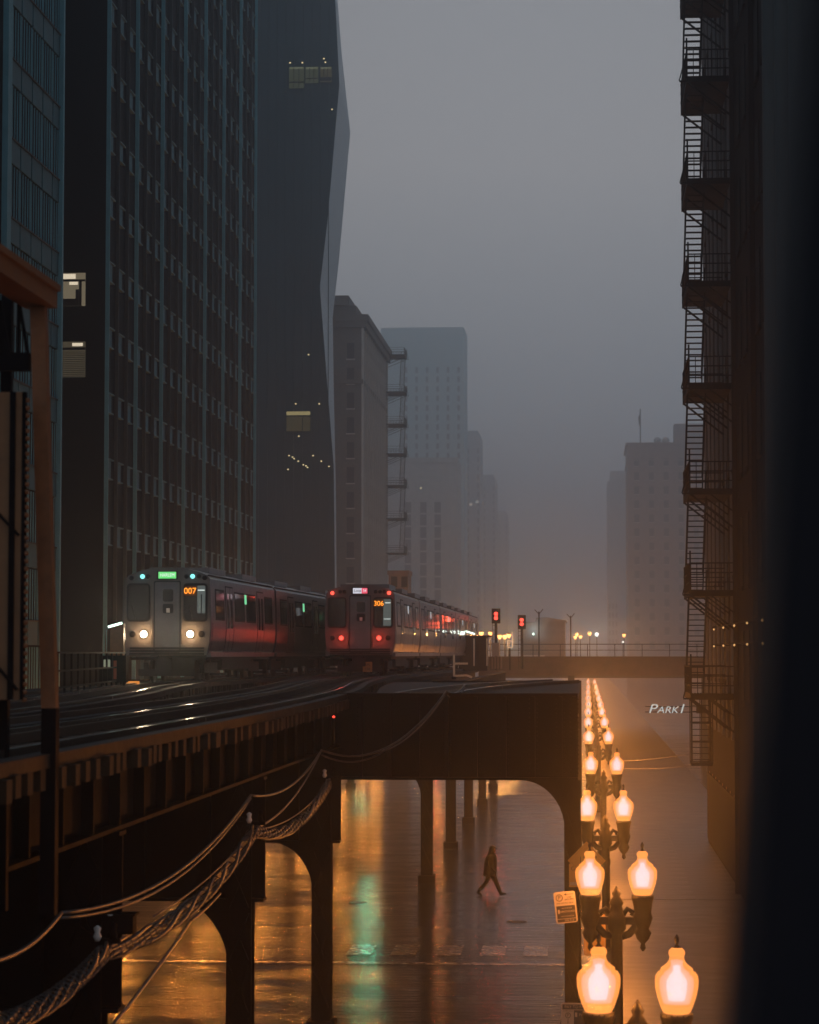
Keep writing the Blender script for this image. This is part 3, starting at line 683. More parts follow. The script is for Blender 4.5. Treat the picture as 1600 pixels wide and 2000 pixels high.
def train_car(lab, loc, rz, end=None, sidemat=None, group=None):
    t = thing('train_car', lab, 'train car', loc, rz, group)
    n = len(SEC); vs = [(x, y, z) for y in (0, CL-.3) for x, z in SEC]
    b = MB().add(vs, [tuple(range(n)), tuple(range(2*n-1, n-1, -1))] + [(i, (i+1)%n, n+(i+1)%n, n+i) for i in range(n)]); b.build('body', STAINLESS, t)
    a_ = box('air_conditioner', STAINLESS, t, -1.0, 1.0, 2.0, 5.2, 3.55, 3.74); inst(a_, t, (0, 6.8, 0))
    r_ = MB(); r_.box(-1.32, -1.27, .1, CL-.4, 3.4, 3.44); r_.box(1.27, 1.32, .1, CL-.4, 3.4, 3.44); r_.build('drip_rail', RUBBER, t)
    for s in (1, -1):
        dl = None
        for yc in (3.6, 10.4):
            curved(MB(), s, yc-.78, yc+.78, .95, 3.15, .004, .02).build('door_recess', RUBBER, t)
            for q in (-1, 1):
                y0, y1 = (yc-.68, yc-.02) if q < 0 else (yc+.02, yc+.68)
                dr = curved(MB(), s, y0, y1, .98, 3.1, .016, .02).build('door', STAINLESS, t)
                curved(MB(), s, y0+.14, y1-.14, 1.75, 2.9, .024, .012).build('door_window', DARKG, dr)
        for (y0, y1) in ((.9, 2.5), (4.75, 6.75), (7.25, 9.25), (11.5, 13.3)):
            fw = curved(MB(), s, y0-.06, y1+.06, 1.99, 3.0, .008, .02).build('window', RUBBER, t)
            curved(MB(), s, y0, y1, 2.05, 2.94, .015, .012).build('pane', DARKG, fw)
        rb_ = MB()
        for (y0, y1) in ((.25, 2.75), (4.45, 9.55), (11.25, 13.9)):
            for k in range(11): z = 1.03 + k*.08; curved(rb_, s, y0, y1, z, z+.045, .02, .025, 1)
        rb_.build('corrugation', STAINLESS, t)
        curved(MB(), s, 6.85, 7.15, 2.62, 2.95, .03, .03, 2).build('side_sign', sidemat or SIDEW, t)
        MB().box(min(s*1.25, s*1.40), max(s*1.25, s*1.40), .1, CL-.4, .80, .95).build('sill_beam', STAINLESS, t)
    u = MB(); u.box(-1.1, 1.1, 4.0, 10.2, .38, .85); u.box(-1.22, 1.22, .2, CL-.5, .70, .79); u.build('underframe', UNDER, t)
    bg_ = None
    for yc in (2.4, CL-2.9):
        m = MB(); m.box(-1.0, -.85, yc-1.25, yc+1.25, .28, .62); m.box(.85, 1.0, yc-1.25, yc+1.25, .28, .62); m.box(-.85, .85, yc-.2, yc+.2, .3, .6)
        m.box(1.0, 1.5, yc-.25, yc+.25, .2, .28); bo = m.build('bogie', UNDER, t)
        for dy in (-.95, .95):
            for x in (-.74, .74):
                w = MB().lathe([(.10,-.07),(.34,-.07),(.36,-.05),(.36,.02),(.39,.03),(.39,.06),(.1,.07)], 18).build('wheel', RUST, bo); w.rotation_euler = (0, PI/2*(-1 if x > 0 else 1), 0); w.location = (x, yc+dy, .36)
    if end:
        fp = MB(); fp.prism([(x*.985, z) for x, z in SEC if z > .9], 'y', -.05, -.003)
        fr_ = fp.build('front_end', STAINF, t)
        def pan(nm, m, x0, x1, z0, z1, y0, y1, r=.1, par=t):
            q = 6; pts = []
            for cx, cz, a0 in ((x1-r, z0+r, -PI/2), (x1-r, z1-r, 0), (x0+r, z1-r, PI/2), (x0+r, z0+r, PI)):
                for k in range(q+1): a = a0 + PI/2*k/q; pts.append((cx + r*math.cos(a), cz + r*math.sin(a)))
            return MB().prism(pts, 'y', y0, y1).build(nm, m, par)
        for (x0, x1) in ((-1.31, -.55), (.53, 1.31)):
            w = pan('windscreen', RUBBER, x0, x1, 1.93, 3.16, -.075, -.052, .12)
            pan('pane', DARKG, x0+.05, x1-.05, 1.98, 3.11, -.088, -.076, .1, w)
            MB().bar((x0+.3, -.1, 1.96), (x0+.16, -.1, 2.5), .02).build('wiper', RUBBER, w)
            if x0 > 0:
                pan('lit_interior', CABI, .98 if end == 'head' else .93, 1.24, 2.2 if end == 'head' else 2.02, 3.08, -.098, -.089, .04, w)
                box('interior_tube', CABW, w, 1.0, 1.22, -.103, -.099, 2.92, 2.95)
                if end == 'head': box('interior_pole', RUBBER, w, 1.1, 1.13, -.103, -.099, 2.2, 2.8)
                else: box('interior_rail', CABW, w, .95, 1.22, -.103, -.099, 2.28, 2.30)
        pan('lit_run_display', AMBK, .55, .95, 2.76, 3.06, -.110, -.104, .04)
        text('run_number', '007' if end == 'head' else '306', .27, AMB, t, (.75, -.115, 2.905), sx=1.0)
        dr = pan('front_door', STAINLESS, -.40, .40, .98, 3.2, -.064, -.052, .05)
        pan('door_gasket', RUBBER, -.44, .44, .94, 3.24, -.057, -.051, .06)
        f1 = pan('door_window_frame', STAINLESS, -.2, .26, 2.15, 3.03, -.082, -.065, .09, dr); pan('door_window', DARKG, -.14, .2, 2.57, 2.97, -.088, -.083, .07, dr); pan('door_notice', RUBBER, -.14, .2, 2.2, 2.5, -.088, -.083, .05, dr)
        box('notice_card', WHITEP, dr, -.02, .09, -.092, -.089, 2.22, 2.36)
        dsn = pan('destination_sign', RUBBER, -.34, .34, 3.28, 3.56, -.068, -.052, .03)
        if end == 'head':
            box('sign_face', GRN, dsn, -.29, .29, -.078, -.069, 3.31, 3.53); text('lettering', 'HARLEM', .15, WTXT, dsn, (0, -.082, 3.42), sx=.85)
        else:
            box('sign_face', PNKW, dsn, -.29, .06, -.078, -.069, 3.31, 3.53); box('sign_face', PNK, dsn, .06, .29, -.078, -.069, 3.31, 3.53); text('lettering', 'Loop', .15, SIGNK, dsn, (-.1, -.082, 3.42), sx=.9); text('lettering', '54', .15, WTXT, dsn, (.18, -.082, 3.42), sx=.9)
        for x, on in ((-1.17, 0), (-.81, 1), (-.63, 0), (.62, 0), (.82, 1), (1.02, 0), (1.21, 0)) if end == 'head' else ((-1.12, 1), (-.8, 0), (-.63, 0), (.62, 0), (.8, 0), (.97, 0), (1.16, 1)):
            m = (TEALM if end == 'head' else RED) if on else RUBBER
            o = MB().lathe([(.075, 0), (.075, .02), (.05, .035), (.01, .04)], 14).build('marker_light', m, t); o.rotation_euler = (PI/2, 0, 0); o.location = (x, -.05, 3.38 if abs(x) < 1.1 else 3.33)
            if on: point(t, (x, -.25, 3.37), .25 if end == 'head' else 1.5, (.2, .9, .9) if end == 'head' else (1, .1, .05), .06, 'marker_glow')
        for x in (-.755, .755):
            hd = MB().lathe([(.15, 0), (.15, .03), (.12, .045), (.115, .03)], 18).build('headlight' if end == 'head' else 'tail_light', STAINLESS, t); hd.rotation_euler = (PI/2, 0, 0); hd.location = (x, -.052, 1.53)
            le = MB().lathe([(.11 if end == 'head' else .085, .03), (.08, .06), (.01, .07)], 16).build('lens', WHL if end == 'head' else RED, hd)
            o2 = MB().lathe([(.10, 0), (.10, .025), (.075, .03), (.01, .03)], 14).build('lamp_housing', RUBBER, t); o2.rotation_euler = (PI/2, 0, 0); o2.location = (x + .36*(1 if x > 0 else -1), -.052, 1.53)
            if end == 'head': point(t, (x, -.24, 1.53), 26, (1, .58, .26), .12, 'headlight_glow'); beam(t, (x, -.14, 1.53), 160)
            else: point(t, (x, -.2, 1.53), 4, (1, .07, .03), .08, 'tail_glow'); point(t, (x, -.9, 1.5), 13, (1, .07, .03), .1, 'tail_glow')
        ac = MB()
        for k in range(3): ac.box(-1.2, 1.2, -.16+.02*k, -.052, .87+k*.09, .93+k*.09)
        ac.build('anticlimber', UNDER, t)
        cp = MB(); cp.box(-.16, .16, -.55, -.05, .42, .78); cp.box(-.26, .26, -.62, -.55, .40, .74); cp.bar((-.9, -.1, .30), (.9, -.1, .30), .1, .22); cp.build('coupler', UNDER, t)
        hr = MB()
        for x in (-.48, .48): hr.tube([(x, -.1, 1.2), (x, -.1, 2.2)], .015)
        hr.build('grab_rail', STAINLESS, t)
        if end == 'tail':
            bx = box('number_board', SIGNY, t, .12, .50, -.22, -.20, .18, .58)
            text('lettering', 'EPS', .14, SIGNK, bx, (.31, -.225, .46)); text('lettering', '158', .14, SIGNK, bx, (.31, -.225, .29))
    return t
def place_train(tab, y0, n, labs, end, sm, group):
    y = y0
    for i in range(n):
        x0, x1 = interp(tab, y), interp(tab, y + CL)
        train_car(labs[i], (x0, y, RZ), -math.atan2(x1-x0, CL), end if i == 0 else None, sm, group); y += CL + .15
place_train(TL, 76.5, 3, ['lead train car with glowing white headlights and green sign, number 007', 'second car of the headlit train, directly behind the 007 car', 'third car of the headlit train, mostly hidden by the red-lit train'], 'head', SIDEG, 'cars of the train with white headlights')
place_train(TR, 96, 5, ['rear train car with red tail lights and pink and white sign, number 306', 'second car of the red-lit train, right behind the 306 car', 'third car from the red tail lights on the right-hand train', 'fourth car from the red tail lights, small and misty', 'farthest car of the red-lit train, beside the trackside hut'], 'tail', SIDEW, 'cars of the train with red tail lights')
# ------------------------------------------------------------------ street lamps
GP = [(.17,0),(.19,.02),(.225,.10),(.265,.22),(.29,.34),(.295,.44),(.285,.50),(.255,.545),(.225,.555),(.215,.60),(.165,.635),(.125,.67),(.105,.71),(.098,.75),(.112,.79),(.108,.83),(.075,.865),(.03,.87)]
def lamp_post(label, loc, group):
    t = thing('street_lamp', label, 'street lamp', loc, 0, group)
    MB().lathe([(.30,.15),(.30,.35),(.24,.45),(.24,.9),(.17,1.05),(.12,1.15),(.12,3.0),(.19,3.1),(.20,3.3),(.15,3.42),(.11,3.55),(.15,3.62),(.07,3.74),(.09,3.8),(.01,3.95)], 12).build('post', IRON, t)
    ar = MB(); ar.box(-.53, .53, -.08, .08, 3.19, 3.34)
    for s in (-1, 1):
        ar.tube([(s*.1, 0, 2.95), (s*.25, 0, 3.0), (s*.36, 0, 3.12), (s*.4, 0, 3.24)], .085); ar.tube([(s*.12, 0, 3.36), (s*.22, 0, 3.5), (s*.34, 0, 3.42), (s*.3, 0, 3.36)], .06)
    ar.build('cross_arm', IRON, t)
    for s in (-1, 1):
        g = MB().lathe(GP, 24).build('globe', GLOBE, t, (s*.525, 0, 3.78))
        for k, (fr, zc, zs_, m_) in enumerate(((.90, .38, .92, GLOBE2), (.78, .375, .82, GLOBE3), (.64, .37, .74, GLOBE3), (.48, .365, .66, BULB), (.30, .365, .55, BULB))):
            pr = [(max(.004, r*fr), zc + (z-.40)*zs_) for r, z in GP if .06 < z < .80]
            MB().lathe([(.004, pr[0][1]-.01)] + pr + [(.004, pr[-1][1]+.02)], 20).build('glow_shell' if k < 3 else 'bulb', m_, g)  # nested emissive shells added to grade the glow from core to rim
        MB().lathe([(.06,.872),(.03,.89),(.018,.92),(.032,.95),(.034,1.0),(.02,1.03),(.005,1.05)], 10).build('finial', IRON, g)
        MB().lathe([(.02,-1.12),(.06,-1.06),(.04,-.97),(.12,-.88),(.17,-.76),(.12,-.68),(.16,-.58),(.20,-.46),(.17,-.36),(.18,-.26),(.20,-.14),(.225,-.06),(.215,-.01),(.17,-.004)], 14).build('holder', IRON, g)
        bd = MB()
        for k in range(16):
            a = 2*PI*k/16; bd.lathe([(.004,-.02),(.02,0),(.004,.02)], 6, (.205*math.cos(a), .205*math.sin(a), -.02))
        bd.build('bead_ring', IRON, g)
    return t
def lights_for(t, power):
    for s in (-1, 1): point(t, (s*.525, 0, 4.16), power, ORANGE, .16)
LD = [(17.2, .62), (32.9, .62), (48.8, .57), (70.4, .52), (97.6, .6), (130, .58), (158, .6), (186, .6), (213, .6), (243, .6), (280, .6), (325, .62), (385, .6)]
LDL = ['street lamp below the bottom edge, out of sight, lighting the near post', 'nearest twin-globe street lamp at the bottom right, globes largest', 'second street lamp from the bottom, parking sign and clearance sign at its left', 'third street lamp from the bottom, just right of the girder knee', 'fourth street lamp from the bottom, beside the end of the dark girder', 'fifth street lamp from the bottom, the last with clear outlines', 'sixth street lamp from the bottom in the merging glow', 'seventh street lamp up the glowing row', 'eighth street lamp up the glowing row', 'ninth street lamp up the row, a small blob of light', 'tenth street lamp, third from the far end of the row', 'second-farthest street lamp of the glowing row', 'farthest street lamp, topmost speck of the glowing row']
lp0 = None; PW = 6900
for (d, x), lab in zip(LD, LDL):
    if lp0 is None: t = lp0 = lamp_post(lab, (x, d, 0), 'twin-globe lamps along the right kerb')
    else:
        t = copy_tree(lp0); t['label'] = lab; t.location = (x, d, 0); t.rotation_euler = (random.uniform(-.012,.012), random.uniform(-.012,.012), random.uniform(-.06,.06))
LMP = [(o, PW) for o in SC.objects if o.name.startswith('street_lamp')]
far_rows = []
for i, d in enumerate((86, 104, 122, 142, 164, 190, 225, 270)):
    t = copy_tree(lp0); t.location = (-17.2, d, 0); t['group'] = 'twin-globe lamps on the left pavement behind the viaduct'
    t['label'] = 'twin-globe lamp on the left pavement, hidden behind the viaduct, seen as orange reflection'
    LMP.append((t, 6500))
for t, p in LMP: lights_for(t, p * (.10 if t.location.y < 20 else .45 if 20 < t.location.y < 60 and t.location.x > 0 else 1))
# ------------------------------------------------------------------ signs
sp_ = thing('parking_sign', 'tilted parking sign with circled P and arrow, left of the second lamp', 'sign', wp(1105, 1772, 49.7))
sp_.rotation_euler = (0, math.radians(-6), 0)
def rounded(mb, w, h, y0, y1, r=.05):
    pts = []
    for cx, cz, a0 in ((w/2-r, -h/2+r, -PI/2), (w/2-r, h/2-r, 0), (-w/2+r, h/2-r, PI/2), (-w/2+r, -h/2+r, PI)):
        for k in range(5): a = a0 + PI/2*k/4; pts.append((cx+r*math.cos(a), cz+r*math.sin(a)))
    return mb.prism(pts, 'y', y0, y1)
rounded(MB(), .44, .64, 0, .02).build('plate', SIGNW, sp_)
def ring(x, z, r0, r1, y0, y1):
    m = MB(); n = 24; vs = []
    for k in range(n):
        a = 2*PI*k/n
        for r, y in ((r0, y0), (r1, y0), (r1, y1), (r0, y1)): vs.append((x + r*math.cos(a), y, z + r*math.sin(a)))
    fs = [(4*k+j, 4*k+(j+1)%4, 4*((k+1)%n)+(j+1)%4, 4*((k+1)%n)+j) for k in range(n) for j in range(4)]
    return m.add(vs, fs)
ring(-.11, .20, .058, .072, -.006, -.001).build('circle_mark', SIGNK, sp_); text('lettering', 'P', .11, SIGNK, sp_, (-.11, -.004, .20))
m = MB(); m.box(.02, .18, -.005, -.001, .255, .265); m.prism([(-.01, .26), (.04, .285), (.04, .235)], 'y', -.005, -.001); m.build('arrow', SIGNK, sp_)
for z, s_ in ((.20, '2 HR'), (.155, '8AM-9PM')): text('lettering', s_, .045, SIGNK, sp_, (.09, -.004, z))
text('lettering', 'PAY AT PAY BOX', .045, SIGNK, sp_, (0, -.004, .085))
m = MB(); m.box(-.19, .19, -.005, -.001, -.225, .035); m.build('dark_band', SIGNK, sp_); m = MB(); m.box(-.19, .19, -.005, -.001, -.295, -.235); m.build('dark_band', SIGNK, sp_)
text('lettering', 'PARKCHICAGO', .05, SIGNW, sp_, (.03, -.008, -.085)); text('lettering', 'PAY BY PHONE', .03, SIGNW, sp_, (.02, -.008, -.02)); text('lettering', 'PARKCHICAGO.COM', .028, SIGNW, sp_, (.02, -.008, -.18)); text('lettering', '545 513', .06, SIGNW, sp_, (.05, -.008, -.265))
box('phone_mark', SIGNW, sp_, -.165, -.13, -.008, -.0055, -.12, -.04)
p2 = wp(1133, 1980, 48.9)
spl = thing('sign_pole', 'thin sign pole behind the nearest lamp carrying the parking signs', 'pole', (p2.x, 49.9, .14))
MB().tube([(0, 0, 0), (0, 0, 4.1)], .03).build('pole', STEEL, spl)
pt = thing('parking_sign', 'PAY TO PARK sign with circled P at the bottom edge, left of the nearest globe', 'sign', wp(1123, 1990, 49.7))
rounded(MB(), .56, .64, 0, .02).build('plate', SIGNW, pt); box('dark_band', SIGNK, pt, -.25, .25, -.005, -.001, .19, .29); text('lettering', 'PAY TO PARK', .085, SIGNW, pt, (.04, -.008, .24), sx=.95)
text('lettering', 'AT PAY BOX', .035, SIGNK, pt, (-.14, -.004, .16)); ring(-.14, .07, .045, .057, -.006, -.001).build('circle_mark', SIGNK, pt); text('lettering', 'P', .085, SIGNK, pt, (-.14, -.004, .07))
box('dark_panel', SIGNK, pt, -.02, .25, -.005, -.001, -.27, .175); box('phone_mark', SIGNW, pt, .0, .05, -.008, -.0055, .04, .13); text('lettering', 'Pa', .08, SIGNW, pt, (.12, -.008, .08)); box('arrow_mark', SIGNK, pt, -.148, -.132, -.006, -.001, -.1, -.01)
bs = thing('parking_sign', 'lit blank sign partly hidden by the nearest lamp finial', 'sign', wp(1162, 1826, 49.6))
rounded(MB(), .44, .84, 0, .02).build('plate', SIGNY, bs); rounded(MB(), .40, .80, -.004, -.001).build('edge_line', SIGNW, bs); rounded(MB(), .37, .77, -.008, -.0045).build('face', SIGNY, bs)
dm = thing('clearance_sign', 'yellow diamond clearance sign reading 13 on the girder column', 'sign', wp(1146, 1681, 55.0))
s = .43
MB().prism([(s, 0), (0, s), (-s, 0), (0, -s)], 'y', 0, .02).build('plate', SIGNY, dm)
m = MB()
for a, b in (((s*.9, 0), (0, s*.9)), ((0, s*.9), (-s*.9, 0)), ((-s*.9, 0), (0, -s*.9)), ((0, -s*.9), (s*.9, 0))): m.bar((a[0], -.003, a[1]), (b[0], -.003, b[1]), .014, .004)
m.build('border', SIGNK, dm); text('lettering', "13'-9\"", .24, SIGNK, dm, (.03, -.005, .0), sx=.75)
dm2 = thing('clearance_plate', 'small amber plate with letters under the yellow diamond sign', 'sign', wp(1134, 1710, 55.05))
box('plate', SIGNY, dm2, -.26, .26, 0, .02, -.26, .26); text('lettering', 'G', .13, SIGNK, dm2, (-.17, -.004, .15)); box('edge_line', SIGNW, dm2, -.24, .24, -.004, -.001, -.22, -.15)
# ------------------------------------------------------------------ traffic lights (seen mostly as reflections)
TGRN = glow('traffic_green', (.08, 1, .66), 3.2); TRED = glow('traffic_red', (1, .12, .05), 2); TOFF = RUBBER
def traffic(lab, x, d, z, col):
    t = thing('traffic_light', lab, 'traffic light', (x, d, 0), 0, 'traffic lights under the viaduct')
    MB().tube([(0, .25, z-.4), (0, .25, 6.4)], .05).build('hanger', STEEL, t); box('housing', STEEL, t, -.18, .18, 0, .22, z-.55, z+.55)
    for k, c in enumerate(('g', 'y', 'r')):
        o = MB().lathe([(.13, 0), (.12, .03), (.01, .05)], 14).build('lens', {'g': TGRN, 'r': TRED}.get(c, TOFF) if c == col else TOFF, t); o.rotation_euler = (PI/2, 0, 0); o.location = (0, -.005, z-.36+k*.36)
    point(t, (0, -.25, z-.36 if col == 'g' else z+.36), 75 if col == 'g' else 40, (.06, 1, .62) if col == 'g' else (1, .1, .04), .13, 'signal_glow')
traffic('green traffic light under the viaduct, mirrored low on the wet street', -9.3, 102, 4.3, 'g')
traffic('farther green traffic light at the left kerb, mirrored below the girder', -15.4, 162, 5.2, 'g')
traffic('red traffic light behind the girder, mirrored beside the walking person', -4.6, 118, 4.0, 'r')
traffic('distant red traffic light mirrored as two red streaks below the girder', -12.9, 205, 3.0, 'r')
# ------------------------------------------------------------------ cables
def sag(a, b, s, n=18):
    a, b = Vector(a), Vector(b)
    return [a.lerp(b, i/n) - Vector((0, 0, s*4*(i/n)*(1-i/n))) for i in range(n+1)]
def cable(lab, segs, r, group='cables along the viaduct'):
    m = MB()
    for sg in segs: m.tube(sg, r, 6)
    return tag(m.build('cable', CABLE, None), lab, 'cable', group)
K1 = wp(120, 1783, 25.0); K2 = wp(490, 1553, 39.2); K3 = wp(628, 1465, 50.4); K4 = wp(872, 1350, 54.9); K0 = wp(-60, 1880, 19)
off = Vector((.0, 0, .05))
cable('upper black cable sagging between the viaduct columns', [sag(K0, K1, .15), sag(K1, K2, .42), sag(K2, K3, .3), sag(K3, K4, .62), sag(K4, wp(908, 1338, 58), .12)], .022)
cable('thinner cable hanging just under the upper viaduct cable', [sag(K1-off, K2-off, .45), sag(wp(500, 1618, 39.3), wp(626, 1470, 50.3), .25), sag(K3-off*2, wp(752, 1466, 54.8), .2), sag(wp(752, 1466, 54.8), K4-off, .2), sag(K4-off, wp(908, 1342, 58), .2)], .018)
cable('thin wire stretched from the cable loom up to the rear bracket', [sag(wp(300, 1790, 30), wp(492, 1625, 39.2), .12), sag(wp(505, 1620, 39.4), wp(640, 1530, 50.6), .2)], .012)
cable('single cable dropping steeply to the bottom edge across the orange reflections', [sag(wp(215, 2010, 26), wp(372, 1800, 33), .03), sag(wp(372, 1800, 33), wp(430, 1745, 36), .02)], .022)
cable('thin span wire crossing from the lamp row to the fire escape', [sag(wp(1206, 1487, 99), wp(1348, 1472, 92), .05), sag(wp(1210, 1500, 99), wp(1400, 1487, 92), .12)], .012, 'span wires')
lo = thing('cable_loom', 'thick twisted loom of lashed black cables slung between the columns', 'cable loom', (0, 0, 0))
nodes = [wp(-40, 2010, 21.3), wp(205, 1858, 27.6), wp(497, 1622, 39.3), wp(642, 1530, 50.6)]
sagv = (.15, .35, .38)
cen = []
for i in range(3): cen += sag(nodes[i], nodes[i+1], sagv[i], 60)[(1 if i else 0):]
for s in range(6):
    pts = []; ph = 2*PI*s/6
    for i, p in enumerate(cen):
        u = i*.17 + ph + .5*math.sin(i*.11+s); rr_ = .075 + .03*math.sin(i*.23 + s*1.7)
        pts.append(p + Vector((rr_*math.cos(u), 0, rr_*math.sin(u))))
    MB().tube(pts, .02 + .004*(s % 3), 5).build('strand', CABLE, lo)
wr = MB()
for i in range(2, len(cen)-2, 2):
    p = cen[i]; d = (cen[i+1]-cen[i-1]).normalized(); a = d.cross(Vector((0,0,1))).normalized(); b = a.cross(d)
    wr.tube([p + (a*math.cos(2*PI*k/8) + b*math.sin(2*PI*k/8))*(.10) + d*.10*k/8 for k in range(9)], .008, 4)
stuff(wr.build('lashing', CABLE, lo))
for nd in nodes[1:]:
    br_ = thing('cable_bracket', {1: 'iron bracket holding the loom near the bottom left column', 2: 'iron bracket holding the loom at the middle column', 3: 'iron bracket holding the loom at the column beside the girder'}[nodes.index(nd)], 'bracket', nd, 0, 'cable brackets')
    m = MB(); m.bar((0, 0, .05), (-.35, 0, .3), .05); m.bar((.18, 0, .12), (-.35, 0, .12), .06); m.lathe([(.03,.12),(.05,.18),(.03,.24),(.045,.3),(.01,.34)], 8, (.1, 0, 0)); m.build('arm', STEEL, br_)
    MB().lathe([(.025,.12),(.05,.17),(.03,.22),(.045,.27),(.01,.3)], 8, (-.08, -.04, 0)).build('insulator', WHITEP, br_)
jb = thing('junction_box', 'dark junction box on the viaduct edge above the cable loom at lower left', 'box', wp(225, 1803, 29))
box('case', STEEL, jb, -.24, .24, -.12, .12, -.12, .1); box('lid', STEEL, jb, -.27, .27, -.15, .15, .101, .125); box('strap', RAIL, jb, -.06, .0, -.153, -.151, .105, .12)
# ------------------------------------------------------------------ person
def person():
    t = thing('person', 'person in dark hooded jacket and cap striding right across the wet street', 'person', (wp(958, 1748, 86.2).x, 86.2, 0))
    verts = [(.0,0,.93),(.015,0,1.12),(.03,0,1.32),(.045,0,1.46),(.075,0,1.54),(.085,0,1.63),(.09,0,1.70)]
    rad = [.15,.145,.16,.085,.06,.095,.085]
    edges = [(0,1),(1,2),(2,3),(3,4),(4,5),(5,6)]
    def chain(st, pts, rs):
        last = st
        for p, r in zip(pts, rs): verts.append(p); rad.append(r); edges.append((last, len(verts)-1)); last = len(verts)-1
        return last
    chain(0, [(.03,-.10,.86),(.21,-.10,.50),(.36,-.10,.13),(.40,-.10,.07),(.55,-.10,.12)], [.125,.09,.065,.06,.04])      # leading leg, heel down, toe up
    chain(0, [(-.02,.10,.86),(-.13,.10,.48),(-.40,.10,.20),(-.44,.10,.12),(-.33,.10,.035)], [.125,.09,.065,.06,.04])   # trailing leg, on its toe
    for s in (-1, 1):
        w = chain(2, [(.03,s*.19,1.38),(-.05,s*.25,1.12),(.10,s*.21,.95),(.15,s*.19,.90)], [.075,.06,.045,.04])
        h = len(verts)-1
        for k in range(4): chain(h, [(.19+.006*k, s*(.165+.018*k), .865),(.215, s*(.165+.018*k), .825-.006*(k % 2))], [.013,.010])
        chain(h, [(.18, s*.155, .90),(.205, s*.15, .88)], [.014,.011])
    me = bpy.data.meshes.new('body'); me.from_pydata(verts, edges, [])
    o = bpy.data.objects.new('body', me); C.objects.link(o); o.parent = t; me.materials.append(COAT)
    sk = o.modifiers.new('skin', 'SKIN'); sk.use_smooth_shade = True
    for i, v in enumerate(me.skin_vertices[0].data): v.radius = (rad[i], rad[i]); v.use_root = (i == 0)
    ss = o.modifiers.new('sub', 'SUBSURF'); ss.levels = ss.render_levels = 2
    # jacket as an elliptical shell, hood, cap with peak, face, shoes
    m = MB(); n = 18; prof = [(.72,.235,.265,-.02),(.90,.235,.275,-.01),(1.10,.225,.275,.0),(1.28,.215,.275,.02),(1.40,.185,.25,.035),(1.47,.13,.17,.05),(1.50,.075,.09,.06)]
    vs = [(cx + a*math.cos(2*PI*k/n), b*math.sin(2*PI*k/n), z) for z, a, b, cx in prof for k in range(n)]
    m.add(vs, [(i*n+k, i*n+(k+1)%n, (i+1)*n+(k+1)%n, (i+1)*n+k) for i in range(len(prof)-1) for k in range(n)], True); m.build('jacket', COAT, t)
    m = MB(); prof = [(1.45,.13,.14,.02),(1.53,.125,.125,.05),(1.62,.115,.11,.06),(1.70,.115,.105,.07),(1.76,.09,.085,.075),(1.785,.03,.03,.075)]
    vs = [(cx + a*math.cos(2*PI*k/n), b*math.sin(2*PI*k/n), z) for z, a, b, cx in prof for k in range(n)]
    fs = [(i*n+k, i*n+(k+1)%n, (i+1)*n+(k+1)%n, (i+1)*n+k) for i in range(len(prof)-1) for k in range(n) if not (1 <= i <= 2 and (k < 3 or k > n-4))]
    m.add(vs, fs, True); m.build('hood', COAT, t)
    m = MB(); vs = []
    for r in range(7):
        ph = PI*r/6
        for k in range(12): a = 2*PI*k/12; vs.append((.1 + .092*math.sin(ph)*math.cos(a), .078*math.sin(ph)*math.sin(a), 1.63 + .115*math.cos(ph)))
    m.add(vs, [(r*12+k, r*12+(k+1)%12, (r+1)*12+(k+1)%12, (r+1)*12+k) for r in range(6) for k in range(12)], True)
    m.prism([(.185, 1.655), (.215, 1.61), (.185, 1.60)], 'y', -.014, .014); m.box(.178, .190, -.025, .025, 1.562, 1.574)
    f = m.build('face', SKIN, t)
    for s in (-1, 1): MB().lathe([(.002,-.009),(.009,0),(.002,.009)], 6, (.183, s*.032, 1.645)).build('eye', SIGNK, f)
    m = MB(); m.box(.14, .285, -.075, .075, 1.688, 1.702); m.build('cap_peak', COAT, t)
    for pts in (((.36, .10), -.10, .22), ((-.44, .08), .10, -.6)):
        (x, z), y, a = pts
        sh = MB(); sh.prism([(-.05, -.06), (.17, -.07), (.22, -.05), (.20, -.01), (.08, .04), (-.05, .06)], 'y', -.045, .045); q = sh.build('shoe', SHOE, t, (x, y, z if y < 0 else z+.06)); q.rotation_euler = (0, -a, 0)
    return t
person()
# ------------------------------------------------------------------ trackside pieces
FLU = glow('cool_tube_lamp', (.75, 1, .85), 2.5); DLAMP = glow('distant_lamp_globe', (1, .45, .14), 3.2); DLW = glow('distant_white_lamp', (.9, 1, .95), 2.5)
r1 = thing('walkway_railing', 'dark handrail beside the inner track, left of the headlit train', 'railing', (0, 0, 0))
m = MB(); a = wp(112, 1335, 56); b = wp(245, 1325, 74)
for z in (.25, .65, 1.08): m.bar((a.x, a.y, TZ+z), (b.x, b.y, TZ+z), .045)
m.build('rail', STEEL, r1); pm_ = None
for k in range(13):
    p = a.lerp(b, k/12); o = MB().box(-.025, .025, -.025, .025, 0, 1.1).build('post', STEEL, r1) if pm_ is None else inst(pm_, r1); pm_ = pm_ or o; o.location = (p.x, p.y, TZ)
bb = thing('viaduct_walkway', 'narrow walkway ledge with equipment left of the inner track', 'walkway', (0, 0, 0))
box('deck', TIE, bb, -17.5, -14.2, 40, 100, TZ-.2, TZ-.05)
wl = thing('trackside_lamp', 'small post lamp with a cold white tube left of the headlit train', 'lamp', (wp(206, 1290, 72).x, 72, TZ))
zt = wp(0, 1226, 72).z - TZ
MB().tube([(0,0,0), (0,0,zt-.1), (.06,0,zt), (.2,0,zt+.02)], .022).build('post', RIB, wl)
